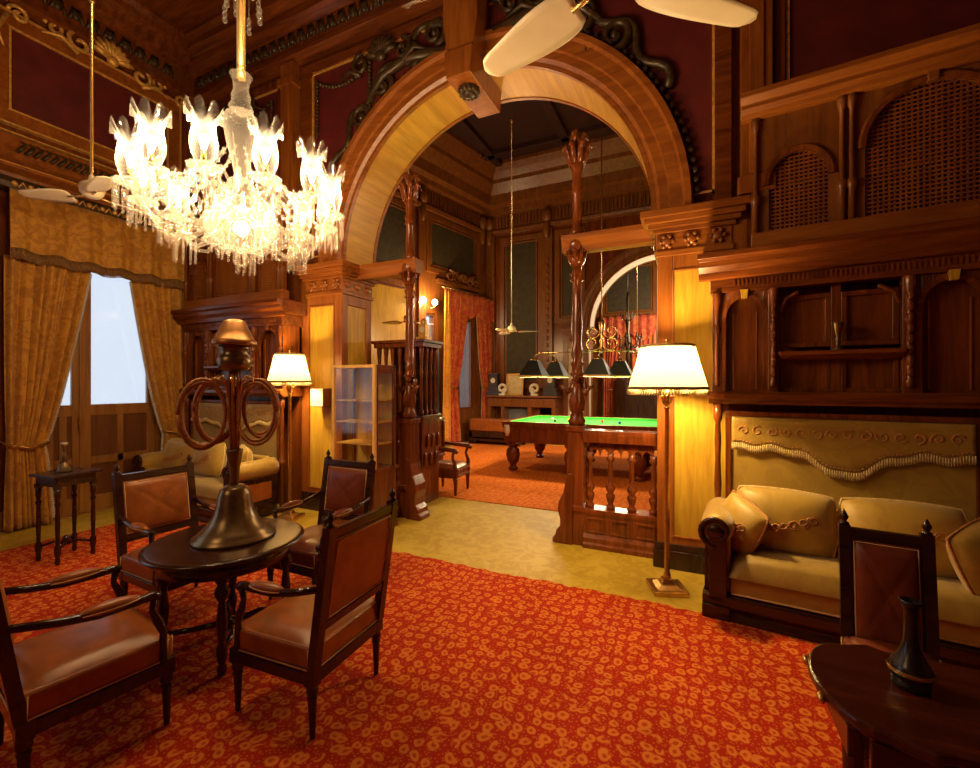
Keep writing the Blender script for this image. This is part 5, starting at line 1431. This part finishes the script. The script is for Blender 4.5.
m = MB(MB_L); m.grid(lambda u, v: (-2.20+.28*u+(.06-.10*v)*(1-u), -.30-.02*math.sin(u*2*PI*2), 4.10-(4.0)*v), 30, 30); o = obj('drape', m, ORANGECURTAIN); md = o.modifiers.new('s','SOLIDIFY'); md.thickness = .006
o.name = 'curtain'; tag(o, 'plain orange yellow curtain length beside the red patterned curtains', 'curtain')
# wall sconce with two lit globes
sx_, sz_ = -2.62, 3.62
t = thing('wall_sconce', 'brass wall sconce with two bright bulbs in the billiard room', 'lamp', to_w(sx_, -.02, sz_))
t.rotation_euler = (0,0,math.atan2(.974,.2175))
m = MB(); m.lathe([(.07,0),(.05,.02),(.02,.03)], 14); m.M = None
bp_ = obj('backplate', m, BRASS, t); bp_.rotation_euler = (PI/2,0,0)
m = MB()
for s in (-1,1): m.tube([(0,-.02,0),(s*.10,-.16,-.08),(s*.20,-.20,-.06),(s*.20,-.20,.0)], .010, 6)
obj('arms', m, BRASS, t)
for s in (-1,1):
    b = MB(); b.ball((s*.20,-.20,.07),(.075,.075,.08),12,9); obj('globe_bulb', b, emit('sconce_bulb',(1,.85,.6),14), t)
l = plight('sconce_light', (0,-.34,.07), 60, (1.0,.70,.36), .06); l.parent = t

# ------------------------------------------------------------------ things in the room beyond the second arch
MFC = Matrix.Translation((0, 11.95, 0))
curtain(-2.75, -1.95, -1, 1.4, -2.70, -2.35, -2.72, -2.30, 3.95, REDCURTAIN, 'red patterned curtain in the far room, left of its window', MFC, 6, .06, -.10, beads=CREAMF)
curtain(-1.80, -.95, 1, 1.4, -1.70, -1.0, -1.75, -.95, 3.95, REDCURTAIN, 'red patterned curtain in the far room seen behind the billiard lamp shades', MFC, 6, .06, -.10, beads=CREAMF)
t = thing('curtain_pelmet', 'swagged red patterned pelmet across the far room wall', 'valance', (0,0,0))
m = MB(MFC); m.grid(lambda u, v: (-2.8+1.9*u, -.16-.03*math.sin(u*2*PI*7), 4.0-(.55+.35*abs(math.sin(u*PI*2)))*v), 90, 8); o = obj('cloth', m, REDCURTAIN, t); md = o.modifiers.new('s','SOLIDIFY'); md.thickness = .006
t = thing('dark_chandelier', 'dark bronze chandelier with a few crystals in the far room', 'chandelier', (-1.55, 9.6, 0))
m = MB(); m.tube([(0,0,7.0),(0,0,4.4)], .010, 6); m.lathe([(.02,2.2),(.06,2.4),(.04,2.6),(.09,2.9),(.04,3.2),(.07,3.5),(.03,3.9),(.05,4.2),(.02,4.4)], 14); obj('stem', m, CARVED, t)
for k in range(8):
    a = 2*PI*k/8; c, s = math.cos(a), math.sin(a); m = MB()
    m.tube([(.05*c,.05*s,2.9),(.2*c,.2*s,2.7),(.36*c,.36*s,2.8),(.40*c,.40*s,3.0)], .016, 6); m.lathe([(.03,3.0),(.06,3.02),(.02,3.05),(.02,3.14)], 8, (.40*c,.40*s)); m.tube([(.04*c,.04*s,3.5),(.16*c,.16*s,3.6),(.22*c,.22*s,3.75)], .012, 6); ao = obj('arm', m, CARVED, t)
    q = MB()
    for i in range(3): q.ball((.22*c,.22*s,3.72-.07*i),(.018,.018,.026),6,5)
    obj('crystal_drop', q, CRYSTAL, ao)
t = thing('lit_cabinet', 'dark cabinet with lit glass front in the far room under the billiard shades', 'cabinet', (-1.35, 11.5, 0))
m = MB(); m.box(-.55,.75,-.2,.25,0,1.25); m.frame(-.55,.35,1.25,2.05,.05,-.15,.2); obj('body', m, EBONY, t, .006)
m = MB(); m.box(-.5,.3,.0,.01,1.3,2.0); obj('mirror', m, MIRROR, t)
